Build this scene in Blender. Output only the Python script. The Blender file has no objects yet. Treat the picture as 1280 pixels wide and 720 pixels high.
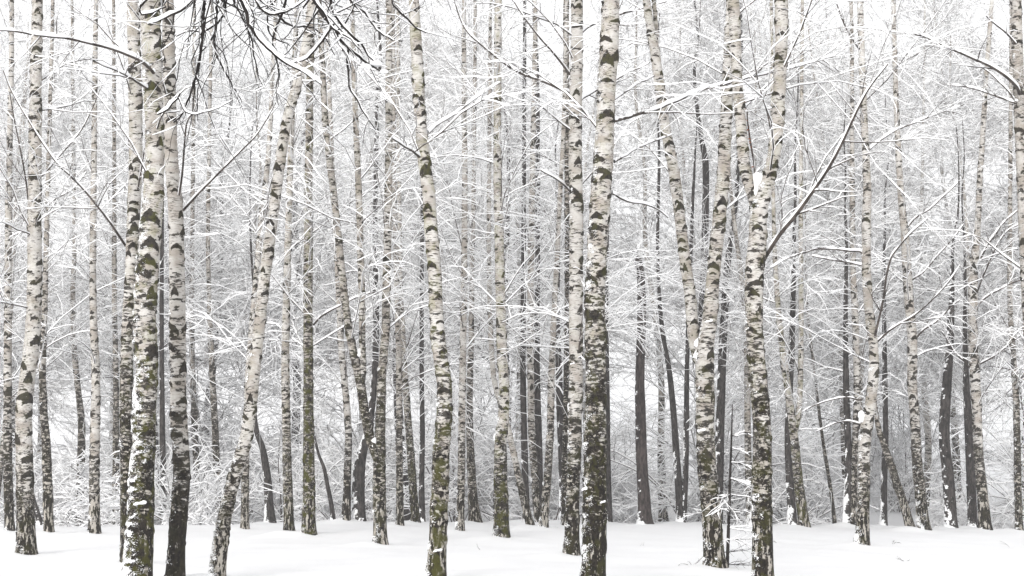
import bpy, math, random
import numpy as np

# ------------------------------------------------------------------ scene, camera model
SC = bpy.context.scene
COL = SC.collection
F = 1778.0                     # focal length in photo pixels (1280 wide)
HORIZON = 565.0
PITCH = math.atan((HORIZON - 360.0) / F)
CAM = np.array([0.0, 0.0, 1.6])
SA, CA = math.sin(PITCH), math.cos(PITCH)


def ray(px, py):
    u, v = (px - 640.0) / F, (360.0 - py) / F
    return np.array([u, CA - v * SA, SA + v * CA])


def unproj(px, py, d):
    """point on the vertical plane y = d that the photo shows at px, py, and metres per photo pixel there"""
    r = ray(px, py)
    t = d / r[1]
    return CAM + r * t, t / F


# ------------------------------------------------------------------ numpy noise
def _hash(ix, iy, iz, seed):
    h = (ix.astype(np.int64) * 374761393 + iy.astype(np.int64) * 668265263 + iz.astype(np.int64) * 2147483647 + seed * 974711) & 0x7FFFFFFF
    h = ((h ^ (h >> 13)) * 1274126177) & 0x7FFFFFFF
    h = (h ^ (h >> 16)) & 0xFFFFF
    return h / float(0xFFFFF)


def vnoise(p, seed=0):
    i = np.floor(p)
    f = p - i
    f = f * f * (3 - 2 * f)
    i = i.astype(np.int64)
    out = 0
    for dx in (0, 1):
        wx = f[:, 0] if dx else 1 - f[:, 0]
        for dy in (0, 1):
            wy = f[:, 1] if dy else 1 - f[:, 1]
            for dz in (0, 1):
                wz = f[:, 2] if dz else 1 - f[:, 2]
                out = out + wx * wy * wz * _hash(i[:, 0] + dx, i[:, 1] + dy, i[:, 2] + dz, seed)
    return out


def fbm(p, seed=0, octaves=3):
    a, s, o = 0.5, 0.0, 0.0
    for k in range(octaves):
        o = o + a * vnoise(p * (2 ** k), seed + k * 17)
        s += a
        a *= 0.5
    return o / s


def smooth(x):
    x = np.clip(x, 0, 1)
    return x * x * (3 - 2 * x)


def unit(v):
    return v / np.maximum(np.linalg.norm(v, axis=-1, keepdims=True), 1e-9)


# ------------------------------------------------------------------ ground shape
CREST = 33.0
_cx = np.array([-200, 0, 120, 300, 450, 600, 800, 950, 1100, 1280, 1500], float)
_cy = np.array([659, 658, 657.5, 655, 652, 653, 654, 656, 659, 663, 666], float)
_cX = np.array([unproj(a, b, CREST)[0][0] for a, b in zip(_cx, _cy)])
_cZ = np.array([unproj(a, b, CREST)[0][2] for a, b in zip(_cx, _cy)])
MOUNDS = []


def ground_z(x, y, mounds=False):
    x = np.asarray(x, float)
    y = np.asarray(y, float)
    zc = np.interp(x * CREST / np.clip(y, 20, 60), _cX, _cZ)
    z = zc * smooth((y - 13) / (CREST - 13))
    q = (y - CREST - 1.0) / 1.6
    fall = 0.075 * 1.6 * np.where(q > 30, q, np.log1p(np.exp(np.clip(q, -50, 30))))
    z = z - 1.0 * (1 - np.exp(-fall / 1.0)) + 10.5 * smooth((y - 45) / 85.0)      # a dip behind the rise, then a white slope added to brighten the background
    p = np.stack([x.ravel() * 0.35, y.ravel() * 0.35, np.zeros(x.size)], 1)
    z = z + (fbm(p, 5, 3).reshape(x.shape) - 0.5) * 0.10 * np.exp(-((y - 20) / 26) ** 2)
    if mounds:
        for (mx, my, r, hgt) in MOUNDS:
            z = z + hgt * np.exp(-(((x - mx) ** 2 + (y - my) ** 2) / (r * r)))
    return z


def ground_depth(px, py):
    """depth at which the sight line through the pixel meets the snow"""
    r = ray(px, py)
    ds = np.linspace(10, 34, 2000)
    pts = CAM[None] + r[None] * (ds / r[1])[:, None]
    below = pts[:, 2] <= ground_z(pts[:, 0], pts[:, 1])
    return float(ds[np.argmax(below)]) if below.any() else 33.5


# ------------------------------------------------------------------ mesh helpers
def make_mesh(name, verts, faces, mat, attrs=None, shade=True):
    """faces: list of (n,k) integer arrays"""
    me = bpy.data.meshes.new(name)
    verts = np.asarray(verts, np.float32)
    me.vertices.add(len(verts))
    me.vertices.foreach_set("co", verts.ravel())
    faces = [np.asarray(f, np.int32) for f in faces if len(f)]
    nl = sum(f.size for f in faces)
    npoly = sum(len(f) for f in faces)
    me.loops.add(nl)
    me.polygons.add(npoly)
    me.loops.foreach_set("vertex_index", np.concatenate([f.ravel() for f in faces]))
    tot = np.concatenate([np.full(len(f), f.shape[1], np.int32) for f in faces])
    start = np.concatenate([[0], np.cumsum(tot)[:-1]]).astype(np.int32)
    me.polygons.foreach_set("loop_start", start)
    me.polygons.foreach_set("use_smooth", np.full(npoly, shade, bool))
    for k, v in (attrs or {}).items():
        a = me.attributes.new(k, "FLOAT", "POINT")
        a.data.foreach_set("value", np.asarray(v, np.float32))
    me.materials.append(mat)
    me.update(calc_edges=True)
    me.validate()
    return me


def link(name, me, parent=None, loc=None):
    o = bpy.data.objects.new(name, me)
    COL.objects.link(o)
    if parent is not None:
        o.parent = parent
    if loc is not None:
        o.location = loc
    return o


def thing(name, label, cat, loc, group=None):
    o = bpy.data.objects.new(name, None)
    o.empty_display_size = 0.2
    COL.objects.link(o)
    o.location = loc
    o["label"] = label
    o["category"] = cat
    if group:
        o["group"] = group
    return o


def tag(o, label=None, cat=None, group=None, kind=None):
    for k, v in (("label", label), ("category", cat), ("group", group), ("kind", kind)):
        if v:
            o[k] = v


def frames(paths):
    T = np.empty_like(paths)
    T[:, 1:-1] = paths[:, 2:] - paths[:, :-2]
    T[:, 0] = paths[:, 1] - paths[:, 0]
    T[:, -1] = paths[:, -1] - paths[:, -2]
    T = unit(T)
    Z = np.zeros_like(T)
    Z[..., 2] = 1
    S = np.cross(T, Z)
    ln = np.linalg.norm(S, axis=-1, keepdims=True)
    X = np.zeros_like(T)
    X[..., 0] = 1
    S = np.where(ln > 0.05, S / np.maximum(ln, 1e-9), unit(X - T * (X * T).sum(-1, keepdims=True)))
    U = np.cross(S, T)
    return T, S, U


def sweep(paths, prof):
    """paths (n,k,3); prof(S,U) gives ring vertices (n,k,m,3). returns verts, quads"""
    n, k = paths.shape[:2]
    ring = prof
    m = ring.shape[2]
    verts = ring.reshape(-1, 3)
    base = (np.arange(n) * k * m)[:, None, None]
    i = (np.arange(k - 1) * m)[None, :, None]
    j = np.arange(m)[None, None, :]
    a = base + i + j
    b = base + i + (j + 1) % m
    q = np.stack([a, b, b + m, a + m], -1).reshape(-1, 4)
    return verts, q


def wood_tubes(paths, rad, sides=3):
    T, S, U = frames(paths)
    an = np.arange(sides) * 2 * math.pi / sides - math.pi / 2
    ring = paths[:, :, None] + rad[:, :, None, None] * (np.cos(an)[None, None, :, None] * S[:, :, None] + np.sin(an)[None, None, :, None] * U[:, :, None])
    return sweep(paths, ring)


def snow_tubes(paths, rad, rng, w0, h0, sides=3, gaps=0.25, freq=5.0):
    """snow lying along the upper side of every branch; none on steep stretches"""
    T, S, U = frames(paths)
    hf = np.sqrt(np.clip(1 - T[..., 2] ** 2, 0, 1))
    amount = smooth((hf - 0.18) / 0.42)
    flat = paths.reshape(-1, 3)
    nz = fbm(flat * freq, int(rng.integers(1000)), 2).reshape(hf.shape)
    amount = amount * smooth((nz - gaps) / 0.25)
    amount[:, -1] *= 0.55
    w = np.minimum(rad * 0.55 + w0, rad * 1.25 + w0 * 0.75) * amount + rad * 0.15
    h = (h0 + rad * 0.55) * (0.55 + 0.9 * nz) * amount
    if sides == 3:
        px = np.array([-1, 1, 0.0]); pz = np.array([0, 0, 1.0]); pb = np.array([0.25, 0.25, 0.9])
    else:
        px = np.array([-0.72, 0.72, 1.0, 0.62, 0.0, -0.62, -1.0])
        pz = np.array([-0.12, -0.12, 0.28, 0.80, 1.0, 0.80, 0.28])
        pb = np.array([0.5, 0.5, 0.6, 0.8, 0.9, 0.8, 0.6])
    ring = paths[:, :, None] + (w[:, :, None] * px)[..., None] * S[:, :, None]
    up = U * 0.5
    up[..., 2] += 0.5
    ring = ring + (rad[:, :, None] * pb)[..., None] * U[:, :, None] + (h[:, :, None] * pz)[..., None] * up[:, :, None]
    return sweep(paths, ring)


def cat_parts(parts):
    vs, fs, o = [], [], 0
    for v, f in parts:
        vs.append(v)
        fs.append(f + o)
        o += len(v)
    if not vs:
        return np.zeros((0, 3)), np.zeros((0, 4), int)
    return np.concatenate(vs), np.concatenate(fs)


def blob(c, sx, sy, sz, seed, nu=12, nv=8):
    """a lump of snow, flattened below"""
    u = np.arange(nu) * 2 * math.pi / nu
    v = np.linspace(0.02, math.pi - 0.02, nv)
    uu, vv = np.meshgrid(u, v)
    p = np.stack([np.cos(uu) * np.sin(vv), np.sin(uu) * np.sin(vv), np.cos(vv)], -1).reshape(-1, 3)
    n = fbm(p * 1.8 + seed * 3.1, seed, 3)
    p = p * (0.62 + 0.76 * n)[:, None]
    p[:, 2] = np.where(p[:, 2] < 0, p[:, 2] * 0.45, p[:, 2])
    vts = p * np.array([sx, sy, sz]) + np.asarray(c)
    i, j = np.meshgrid(np.arange(nv - 1), np.arange(nu), indexing="ij")
    a = i * nu + j
    b = i * nu + (j + 1) % nu
    q = np.stack([a, a + nu, b + nu, b], -1).reshape(-1, 4)
    return vts, q


# ------------------------------------------------------------------ materials
def new_mat(name):
    m = bpy.data.materials.new(name)
    m.use_nodes = True
    nt = m.node_tree
    nt.nodes.clear()
    out = nt.nodes.new("ShaderNodeOutputMaterial")
    b = nt.nodes.new("ShaderNodeBsdfPrincipled")
    nt.links.new(b.outputs[0], out.inputs[0])
    b.inputs["Specular IOR Level"].default_value = 0.06
    return m, nt, b


class NB:
    def __init__(s, nt):
        s.nt = nt

    def n(s, t, **kw):
        x = s.nt.nodes.new(t)
        for k, v in kw.items():
            setattr(x, k, v)
        return x

    def put(s, sock, v):
        if isinstance(v, (int, float)):
            sock.default_value = v
        elif isinstance(v, tuple):
            sock.default_value = (*v, 1.0) if len(v) == 3 and len(sock.default_value) == 4 else v
        else:
            s.nt.links.new(v, sock)

    def math(s, op, a, b=0.0, c=None, clamp=False):
        x = s.n("ShaderNodeMath", operation=op)
        x.use_clamp = clamp
        s.put(x.inputs[0], a)
        s.put(x.inputs[1], b)
        if c is not None:
            s.put(x.inputs[2], c)
        return x.outputs[0]

    def step(s, v, lo, hi, t0=0.0, t1=1.0):
        x = s.n("ShaderNodeMapRange", interpolation_type="SMOOTHSTEP")
        s.put(x.inputs["Value"], v)
        s.put(x.inputs["From Min"], lo)
        s.put(x.inputs["From Max"], hi)
        s.put(x.inputs["To Min"], t0)
        s.put(x.inputs["To Max"], t1)
        return x.outputs[0]

    def mix(s, f, a, b):
        x = s.n("ShaderNodeMix", data_type="RGBA")
        s.put(x.inputs[0], f)
        s.put(x.inputs[6], a)
        s.put(x.inputs[7], b)
        return x.outputs[2]

    def attr(s, name, kind="GEOMETRY"):
        x = s.n("ShaderNodeAttribute", attribute_name=name, attribute_type=kind)
        return x.outputs["Fac"]

    def vec(s, scale, seed=None):
        co = s.n("ShaderNodeTexCoord").outputs["Object"]
        x = s.n("ShaderNodeVectorMath", operation="MULTIPLY")
        s.nt.links.new(co, x.inputs[0])
        x.inputs[1].default_value = scale
        if seed is None:
            return x.outputs[0]
        g = s.n("ShaderNodeVectorMath", operation="SCALE")
        s.nt.links.new(x.outputs[0], g.inputs[0])
        s.nt.links.new(s.attr("grain", "OBJECT"), g.inputs["Scale"])
        x = g
        y = s.n("ShaderNodeVectorMath", operation="ADD")
        s.nt.links.new(x.outputs[0], y.inputs[0])
        s.nt.links.new(seed, y.inputs[1])
        return y.outputs[0]

    def noise(s, vec, scale=1.0, detail=3.0, rough=0.55):
        x = s.n("ShaderNodeTexNoise")
        s.nt.links.new(vec, x.inputs["Vector"])
        x.inputs["Scale"].default_value = scale
        x.inputs["Detail"].default_value = detail
        x.inputs["Roughness"].default_value = rough
        return x.outputs["Fac"]


SNOW_RGB = (0.90, 0.905, 0.915)


def mat_snow(name, bump_scale=30.0, strength=0.25, k_alb=1.0):
    m, nt, b = new_mat(name)
    k = NB(nt)
    v = k.vec((1, 1, 1))
    n1 = k.noise(v, bump_scale, 4)
    n2 = k.noise(v, bump_scale * 0.15, 3)
    b.inputs["Roughness"].default_value = 0.75
    k.put(b.inputs["Base Color"], k.mix(n2, tuple(v * k_alb for v in (0.895, 0.90, 0.915)), tuple(v * k_alb for v in (0.935, 0.935, 0.94))))
    bp = k.n("ShaderNodeBump")
    bp.inputs["Strength"].default_value = strength
    bp.inputs["Distance"].default_value = 0.02
    nt.links.new(n1, bp.inputs["Height"])
    nt.links.new(bp.outputs[0], b.inputs["Normal"])
    return m


def mat_birch():
    m, nt, b = new_mat("birch_bark")
    k = NB(nt)
    h = k.attr("h")
    scar = k.attr("scar")
    snow = k.attr("snow")
    tone = k.attr("tone", "OBJECT")      # 0 clean white .. 1 dark
    hr = k.attr("rough_height", "OBJECT")  # height of the dark cracked foot
    moss = k.attr("moss", "OBJECT")
    plate = k.attr("plate", "OBJECT")
    sd = k.attr("seed", "OBJECT")
    seed = k.n("ShaderNodeCombineXYZ")
    for i in range(3):
        nt.links.new(sd, seed.inputs[i])
    seed = seed.outputs[0]
    # pale bark with tan and grey blotches
    blot = k.noise(k.vec((3, 3, 4.5), seed), 1.0, 4)
    fine = k.noise(k.vec((22, 22, 60), seed), 1.0, 3)
    pale = k.mix(k.step(blot, 0.40, 0.66), (0.55, 0.535, 0.515), (0.34, 0.31, 0.28))
    pale = k.mix(k.math("MULTIPLY", k.step(fine, 0.45, 0.75), 0.5), pale, (0.25, 0.22, 0.19))
    pale = k.mix(k.math("MULTIPLY", tone, 0.7), pale, (0.19, 0.165, 0.14))
    # lenticels: short thin horizontal dashes
    lent = k.noise(k.vec((13, 13, 95), seed), 1.0, 2, 0.5)
    lent = k.step(lent, 0.56, 0.605)
    gate = k.step(k.noise(k.vec((2.2, 2.2, 3.0), seed), 1.0, 2), 0.38, 0.58)
    lent = k.math("MULTIPLY", lent, gate)
    # irregular dark bands, denser towards the foot
    band = k.noise(k.vec((7.0, 7.0, 20), seed), 1.0, 6, 0.66)
    hn = k.math("DIVIDE", h, k.math("ADD", hr, 0.05))
    thr = k.step(hn, 0.4, 2.4, 0.475, 0.60)
    thr = k.math("SUBTRACT", thr, k.math("MULTIPLY", tone, 0.085))
    band = k.step(k.math("SUBTRACT", band, thr), -0.012, 0.03)
    # branch scars
    sn = k.noise(k.vec((26, 26, 34), seed), 1.0, 4, 0.6)
    sc = k.step(k.math("ADD", scar, k.math("MULTIPLY", k.math("SUBTRACT", sn, 0.5), 0.9)), 0.40, 0.50)
    # cracked dark foot
    fis = k.noise(k.vec((30, 30, 17), seed), 1.0, 6, 0.68)
    footn = k.noise(k.vec((7, 7, 9), seed), 1.0, 6, 0.68)
    foot = k.math("ADD", hn, k.math("MULTIPLY", k.math("SUBTRACT", footn, 0.5), 4.2))
    foot = k.step(foot, 0.95, 0.60)
    dark = k.mix(k.step(fis, 0.36, 0.66), (0.006, 0.005, 0.0042), (0.030, 0.024, 0.018))
    pn = k.noise(k.vec((8, 8, 20), seed), 1.0, 4, 0.6)
    pn2 = k.noise(k.vec((20, 20, 4.5), seed), 1.0, 4, 0.6)
    lowm = k.step(k.math("ADD", h, k.math("MULTIPLY", k.math("SUBTRACT", footn, 0.5), 1.2)), 0.95, 0.55)
    pm = k.n("ShaderNodeMix", data_type="FLOAT")
    k.put(pm.inputs[0], lowm); k.put(pm.inputs[2], pn); k.put(pm.inputs[3], pn2)
    pn = pm.outputs[0]
    pv = k.math("SUBTRACT", k.math("ADD", k.math("MULTIPLY", fis, 0.38), k.math("MULTIPLY", pn, 0.82)), k.math("SUBTRACT", 0.715, k.math("MULTIPLY", plate, 0.13)))
    footcol = k.mix(k.step(pv, -0.015, 0.02), dark, (0.36, 0.335, 0.30))
    mossn = k.noise(k.vec((7, 7, 6), seed), 1.0, 4, 0.6)
    mossf = k.math("MULTIPLY", k.step(mossn, 0.46, 0.60), moss)
    darkm = k.mix(mossf, dark, (0.046, 0.046, 0.010))
    footcol = k.mix(mossf, footcol, (0.050, 0.049, 0.010))
    col = k.mix(lent, pale, (0.06, 0.05, 0.042))
    col = k.mix(k.math("MULTIPLY", mossf, 0.35), col, (0.20, 0.20, 0.09))
    col = k.mix(k.math("MULTIPLY", band, 0.93), col, darkm)
    col = k.mix(k.math("MULTIPLY", sc, 0.96), col, darkm)
    col = k.mix(foot, col, footcol)
    sx = k.noise(k.vec((42, 42, 62), seed), 1.0, 5, 0.7)
    sm = k.step(k.math("ADD", snow, k.math("MULTIPLY", k.math("SUBTRACT", sx, 0.5), 2.2)), 0.53, 0.62)
    col = k.mix(sm, col, SNOW_RGB)
    nt.links.new(col, b.inputs["Base Color"])
    b.inputs["Roughness"].default_value = 0.72
    hgt = k.math("SUBTRACT", k.math("MULTIPLY", fis, k.math("ADD", k.math("MULTIPLY", foot, 1.0), 0.15)), k.math("MULTIPLY", band, 0.25))
    hgt = k.math("ADD", hgt, k.math("MULTIPLY", sm, 0.6))
    hgt = k.math("ADD", hgt, k.math("MULTIPLY", fine, 0.12))
    bp = k.n("ShaderNodeBump")
    bp.inputs["Strength"].default_value = 0.8
    bp.inputs["Distance"].default_value = 0.018
    nt.links.new(hgt, bp.inputs["Height"])
    nt.links.new(bp.outputs[0], b.inputs["Normal"])
    return m


def mat_dark_bark(name, c0, c1):
    m, nt, b = new_mat(name)
    k = NB(nt)
    snow = k.attr("snow")
    sd = k.attr("seed", "OBJECT")
    seed = k.n("ShaderNodeCombineXYZ")
    for i in range(3):
        nt.links.new(sd, seed.inputs[i])
    seed = seed.outputs[0]
    fis = k.noise(k.vec((21, 21, 6.5), seed), 1.0, 6, 0.7)
    big = k.noise(k.vec((3, 3, 1.5), seed), 1.0, 3)
    col = k.mix(k.step(fis, 0.35, 0.68), c0, c1)
    col = k.mix(k.math("MULTIPLY", k.step(big, 0.45, 0.7), 0.4), col, c0)
    sx = k.noise(k.vec((22, 22, 26), seed), 1.0, 4, 0.65)
    sm = k.step(k.math("ADD", snow, k.math("MULTIPLY", k.math("SUBTRACT", sx, 0.5), 0.9)), 0.46, 0.58)
    col = k.mix(sm, col, SNOW_RGB)
    nt.links.new(col, b.inputs["Base Color"])
    b.inputs["Roughness"].default_value = 0.85
    bp = k.n("ShaderNodeBump")
    bp.inputs["Strength"].default_value = 0.8
    bp.inputs["Distance"].default_value = 0.03
    nt.links.new(fis, bp.inputs["Height"])
    nt.links.new(bp.outputs[0], b.inputs["Normal"])
    return m


def mat_twig(name, c0, c1):
    m, nt, b = new_mat(name)
    k = NB(nt)
    n = k.noise(k.vec((9, 9, 9)), 1.0, 3)
    nt.links.new(k.mix(k.step(n, 0.35, 0.65), c0, c1), b.inputs["Base Color"])
    b.inputs["Roughness"].default_value = 0.8
    return m


M_SNOW_GROUND = mat_snow("ground_snow", 14.0, 0.22, 0.86)
M_SNOW = mat_snow("lying_snow", 55.0, 0.35)
M_BIRCH = mat_birch()
M_DARK = mat_dark_bark("dark_bark", (0.013, 0.012, 0.0115), (0.085, 0.075, 0.071))
M_SNAG = mat_dark_bark("bare_wood", (0.020, 0.0165, 0.016), (0.088, 0.072, 0.067))
M_TWIG = mat_twig("birch_twig", (0.032, 0.026, 0.023), (0.085, 0.070, 0.062))
M_TWIG_DARK = mat_twig("dark_twig", (0.012, 0.010, 0.0095), (0.034, 0.029, 0.027))
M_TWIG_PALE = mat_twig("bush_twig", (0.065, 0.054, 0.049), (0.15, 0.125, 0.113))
M_LEAF = mat_twig("dry_leaf", (0.22, 0.07, 0.03), (0.32, 0.13, 0.06))


# ------------------------------------------------------------------ trunks
def resample(P, R, step):
    """Catmull-Rom through the points, resampled evenly"""
    P = np.asarray(P, float)
    R = np.asarray(R, float)
    Q = np.vstack([2 * P[0] - P[1], P, 2 * P[-1] - P[-2]])
    out, rr = [], []
    for i in range(len(P) - 1):
        p0, p1, p2, p3 = Q[i:i + 4]
        for t in np.linspace(0, 1, 12, endpoint=False):
            out.append(0.5 * ((2 * p1) + (-p0 + p2) * t + (2 * p0 - 5 * p1 + 4 * p2 - p3) * t * t + (-p0 + 3 * p1 - 3 * p2 + p3) * t ** 3))
            rr.append(R[i] * (1 - t) + R[i + 1] * t)
    out.append(P[-1]); rr.append(R[-1])
    out = np.array(out); rr = np.array(rr)
    s = np.concatenate([[0], np.cumsum(np.linalg.norm(np.diff(out, axis=0), axis=1))])
    n = max(int(s[-1] / step), 4)
    ss = np.linspace(0, s[-1], n + 1)
    return np.stack([np.interp(ss, s, out[:, i]) for i in range(3)], 1), np.interp(ss, s, rr)


def trunk_mesh(name, path, rad, hgt, sides, rng, mat, scars=True, snow_amt=0.3, foot_snow=0.3, seed=1, tip=False):
    """path in the tree's own coordinates; hgt = height above the snow per ring"""
    T, S, U = frames(path[None])
    T, S, U = T[0], S[0], U[0]
    # steady frame: X' close to world x
    X = np.zeros_like(T); X[:, 0] = 1
    A = unit(X - T * (X * T).sum(1, keepdims=True))
    B = np.cross(T, A)
    n = len(path)
    # seam at the back (phi = +90 deg faces away from the camera)
    phi = np.arange(sides) * 2 * math.pi / sides
    dirs = np.cos(phi)[None, :, None] * A[:, None] + np.sin(phi)[None, :, None] * B[:, None]
    H = np.repeat(hgt[:, None], sides, 1)
    base = path[:, None] + dirs * rad[:, None, None]
    flat = base.reshape(-1, 3)
    lump = (fbm(flat * np.array([5, 5, 3.0]) + seed, seed, 3).reshape(n, sides) - 0.5)
    r = rad[:, None] * (1 + 0.16 * lump)
    lobes = 0.5 + 0.5 * np.cos(phi[None] * 4 + seed) * np.cos(phi[None] * 2.5 + seed * 2)
    r = r * (1 + np.exp(-np.maximum(H, 0) / 0.13) * (0.10 + 0.22 * lobes))
    scar = np.zeros((n, sides))
    if scars:
        z = 0.5
        top = hgt.max()
        while z < top:
            k = np.argmin(np.abs(hgt - z))
            a0 = rng.uniform(0, 2 * math.pi)
            aw = rng.uniform(0.35, 1.25)
            hh = rng.uniform(0.3, 1.2) * max(rad[k], 0.045)
            dphi = (phi[None] - a0 + math.pi) % (2 * math.pi) - math.pi
            u = np.abs(dphi) / aw
            v = (H - z) / hh
            if rng.uniform() < 0.33:      # a dark triangle over an old branch
                f = np.minimum(1.0 - u - np.maximum(v, 0) * 0.9, (v + 0.45 * u * u + 0.12) * 2.2)
                f = np.clip(0.5 + 1.4 * f, 0, 1)
            else:                         # a thin drooping crescent
                f = np.minimum(1.0 - u, 0.30 - np.abs(v + 0.55 * u ** 1.5) + 0.10 * (1 - u))
                f = np.clip(0.5 + 1.6 * f, 0, 1)
            scar = np.maximum(scar, np.where(u < 1.6, f, 0))
            z += rng.uniform(0.02, 0.15)
        r = r + 0.012 * np.where(scar > 0.3, scar, 0)
    # snow blown on to the windward side and caught on rough bark
    W = np.array([-0.93, -0.33, 0.0])
    side = (dirs @ W)
    nz = fbm(flat * np.array([13, 13, 24]) + seed * 1.7, seed + 5, 4).reshape(n, sides)
    nb = fbm(flat * np.array([1.2, 1.2, 1.6]) + seed * 0.7, seed + 9, 2).reshape(n, sides)
    low = np.exp(-np.maximum(H, 0) / 1.4)
    lean = np.clip(T[:, 2], 0, 1)
    upward = (dirs[..., 2]) * 1.0
    sn = 0.62 * np.clip(side - 0.55, -1, 1) + (nz - 0.5) * 2.1 + (nb - 0.5) * 0.6 + upward * 1.3 + foot_snow * low * 1.3 + snow_amt - 0.27
    fringe = np.exp(-np.maximum(H, 0) / 0.10) * 0.35
    sn = np.clip(0.42 + 0.75 * (sn - 0.35) + fringe, 0, 1)
    r = r + 0.016 * smooth((sn - 0.42) / 0.3) * np.clip(rad[:, None] / 0.08, 0.3, 1)
    V = (path[:, None] + dirs * r[..., None]).reshape(-1, 3)
    i, j = np.meshgrid(np.arange(n - 1), np.arange(sides), indexing="ij")
    a = i * sides + j
    b2 = i * sides + (j + 1) % sides
    q = np.stack([a, b2, b2 + sides, a + sides], -1).reshape(-1, 4)
    cap = np.arange((n - 1) * sides, n * sides)[None]
    return make_mesh(name, V, [q, cap], mat, {"h": H.ravel(), "scar": scar.ravel(), "snow": sn.ravel()})


# ------------------------------------------------------------------ branches (whole levels at once)
def grow(pos, dirn, length, r0, k, rng, up=0.0, droop=0.0, wander=0.15, tip=0.25):
    """n shoots of k points; up bends them upward, droop bends their ends down"""
    n = len(pos)
    P = np.empty((n, k, 3))
    P[:, 0] = pos
    d = unit(dirn)
    st = (length / (k - 1))[:, None]
    for i in range(1, k):
        t = i / (k - 1)
        d = d + rng.normal(0, wander, (n, 3))
        d[:, 2] += up - droop * t * t
        d = unit(d)
        P[:, i] = P[:, i - 1] + d * st
    R = r0[:, None] * np.linspace(1, tip, k)[None]
    return P, R


def spawn(P, R, n, rng, t0, t1, ang, ang_sd, len_fac, len_sd, rfac, k, plane=0.0, up=0.0, droop=0.0, wander=0.15, rmin=0.0025, lmin=0.1, tip=0.25):
    """n children from random places on the parents P (m,k,3)"""
    m, kk = P.shape[:2]
    L = np.linalg.norm(np.diff(P, axis=1), axis=2).sum(1)
    pr = L / L.sum()
    idx = rng.choice(m, n, p=pr)
    t = rng.uniform(t0, t1, n)
    x = t * (kk - 1)
    i = np.minimum(x.astype(int), kk - 2)
    f = (x - i)[:, None]
    pos = P[idx, i] * (1 - f) + P[idx, i + 1] * f
    tan = unit(P[idx, i + 1] - P[idx, i])
    rp = R[idx, i] * (1 - f[:, 0]) + R[idx, i + 1] * f[:, 0]
    rv = rng.normal(0, 1, (n, 3))
    rv[:, 2] *= (1 - plane)
    perp = unit(rv - tan * (rv * tan).sum(1, keepdims=True))
    a = np.radians(rng.normal(ang, ang_sd, n))[:, None]
    d = tan * np.cos(a) + perp * np.sin(a)
    ln = np.maximum(L[idx] * len_fac * (1 - 0.55 * t) * rng.lognormal(0, len_sd, n), lmin)
    r0 = np.maximum(rp * rfac, rmin)
    return grow(pos, d, ln, r0, k, rng, up, droop, wander, tip)


def crown_meshes(levels, rng, snow_w, snow_h, near=False, gaps=0.22, fine=0.8, fine_gap=0.0):
    wood, snow = [], []
    for li, (P, R) in enumerate(levels):
        s = (5 if li == 0 else 4) if near and li < 2 else 3
        wood.append(wood_tubes(P, R, s))
        snow.append(snow_tubes(P, R, rng, snow_w * (1.0 if li < 2 else fine), snow_h * (1.0 if li < 2 else fine), 7 if near and li < 2 else 3, gaps + (fine_gap if li >= 2 else 0.0)))
    wv, wf = cat_parts(wood)
    sv, sf = cat_parts(snow)
    return (wv, wf), (sv, sf)


def stem_branches(path, rad, hgt, rng, h0, h1, n, length, elev, elev_sd, k=6, thick=0.024):
    """primary branches leaving a stem between two heights"""
    cand = np.where((hgt > h0) & (hgt < h1))[0]
    if len(cand) == 0 or n == 0:
        return None
    idx = rng.choice(cand, n)
    az = rng.uniform(0, 2 * math.pi, n)
    el = np.radians(rng.normal(elev, elev_sd, n))
    d = np.stack([np.cos(az) * np.cos(el), np.sin(az) * np.cos(el), np.sin(el)], 1)
    span = max(h1 - h0, 0.1)
    rel = (hgt[idx] - h0) / span
    ln = length * (1.0 - 0.45 * rel) * rng.lognormal(0, 0.28, n)
    r0 = np.clip(rad[idx] * rng.uniform(0.10, 0.22, n), 0.005, thick)
    return grow(path[idx], d, ln, r0, k, rng, up=0.03, droop=0.34, wander=0.11)


# ------------------------------------------------------------------ the traced trees
# every stem: (x, y, width) in photo pixels from the foot upward
TREES = []


def T(label, pts, **kw):
    TREES.append(dict(label=label, pts=pts, **kw))


T("slim spotted birch at the left edge, straight, behind a thicker pale birch",
  [(12, 665, 12), (9.5, 560, 10.5), (10, 400, 9), (11, 240, 8), (14, 100, 6.5), (15, 0, 5.5)], key="edge_left", tone=0.25, rough=2.0)
T("thick white birch kinked low down, foot black and cracked, near the left edge",
  [(33, 695, 24), (31.5, 640, 21.5), (31, 590, 20.5), (29.5, 520, 19.5), (33, 480, 19), (40, 430, 19), (43, 350, 17.5), (43, 270, 16.5), (44, 180, 16), (45, 90, 14), (47, 0, 13)],
  key="kinked", rough=1.0, moss=0.3, branches=12)
T("dark slender birch bowed to the left, right behind the kinked white birch",
  [(61, 667, 12.5), (58, 563, 11), (54.5, 513, 9.5), (53, 470, 8.5), (54, 430, 8), (56, 380, 6.8), (58, 300, 6), (62, 150, 5), (66, 0, 4)], tone=0.75, rough=2.6)
T("grey wavy trunk far back between the bowed dark birch and a pale one",
  [(98, 655, 10), (101, 580, 10), (102, 530, 9), (98, 490, 7.5), (93, 440, 6.5), (91, 373, 6), (93, 300, 5), (92, 200, 4.5), (90, 0, 3.5)], d=40, tone=0.7, rough=2.5)
T("straight pale birch with a widening foot, left of the tight cluster of three",
  [(118, 669, 16), (118, 640, 13.5), (118, 580, 12.5), (120, 480, 11), (117, 407, 9), (116, 330, 8.2), (117, 240, 7.5), (118, 150, 6.5), (120, 0, 5.5)], tone=0.25, rough=1.3)
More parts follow.
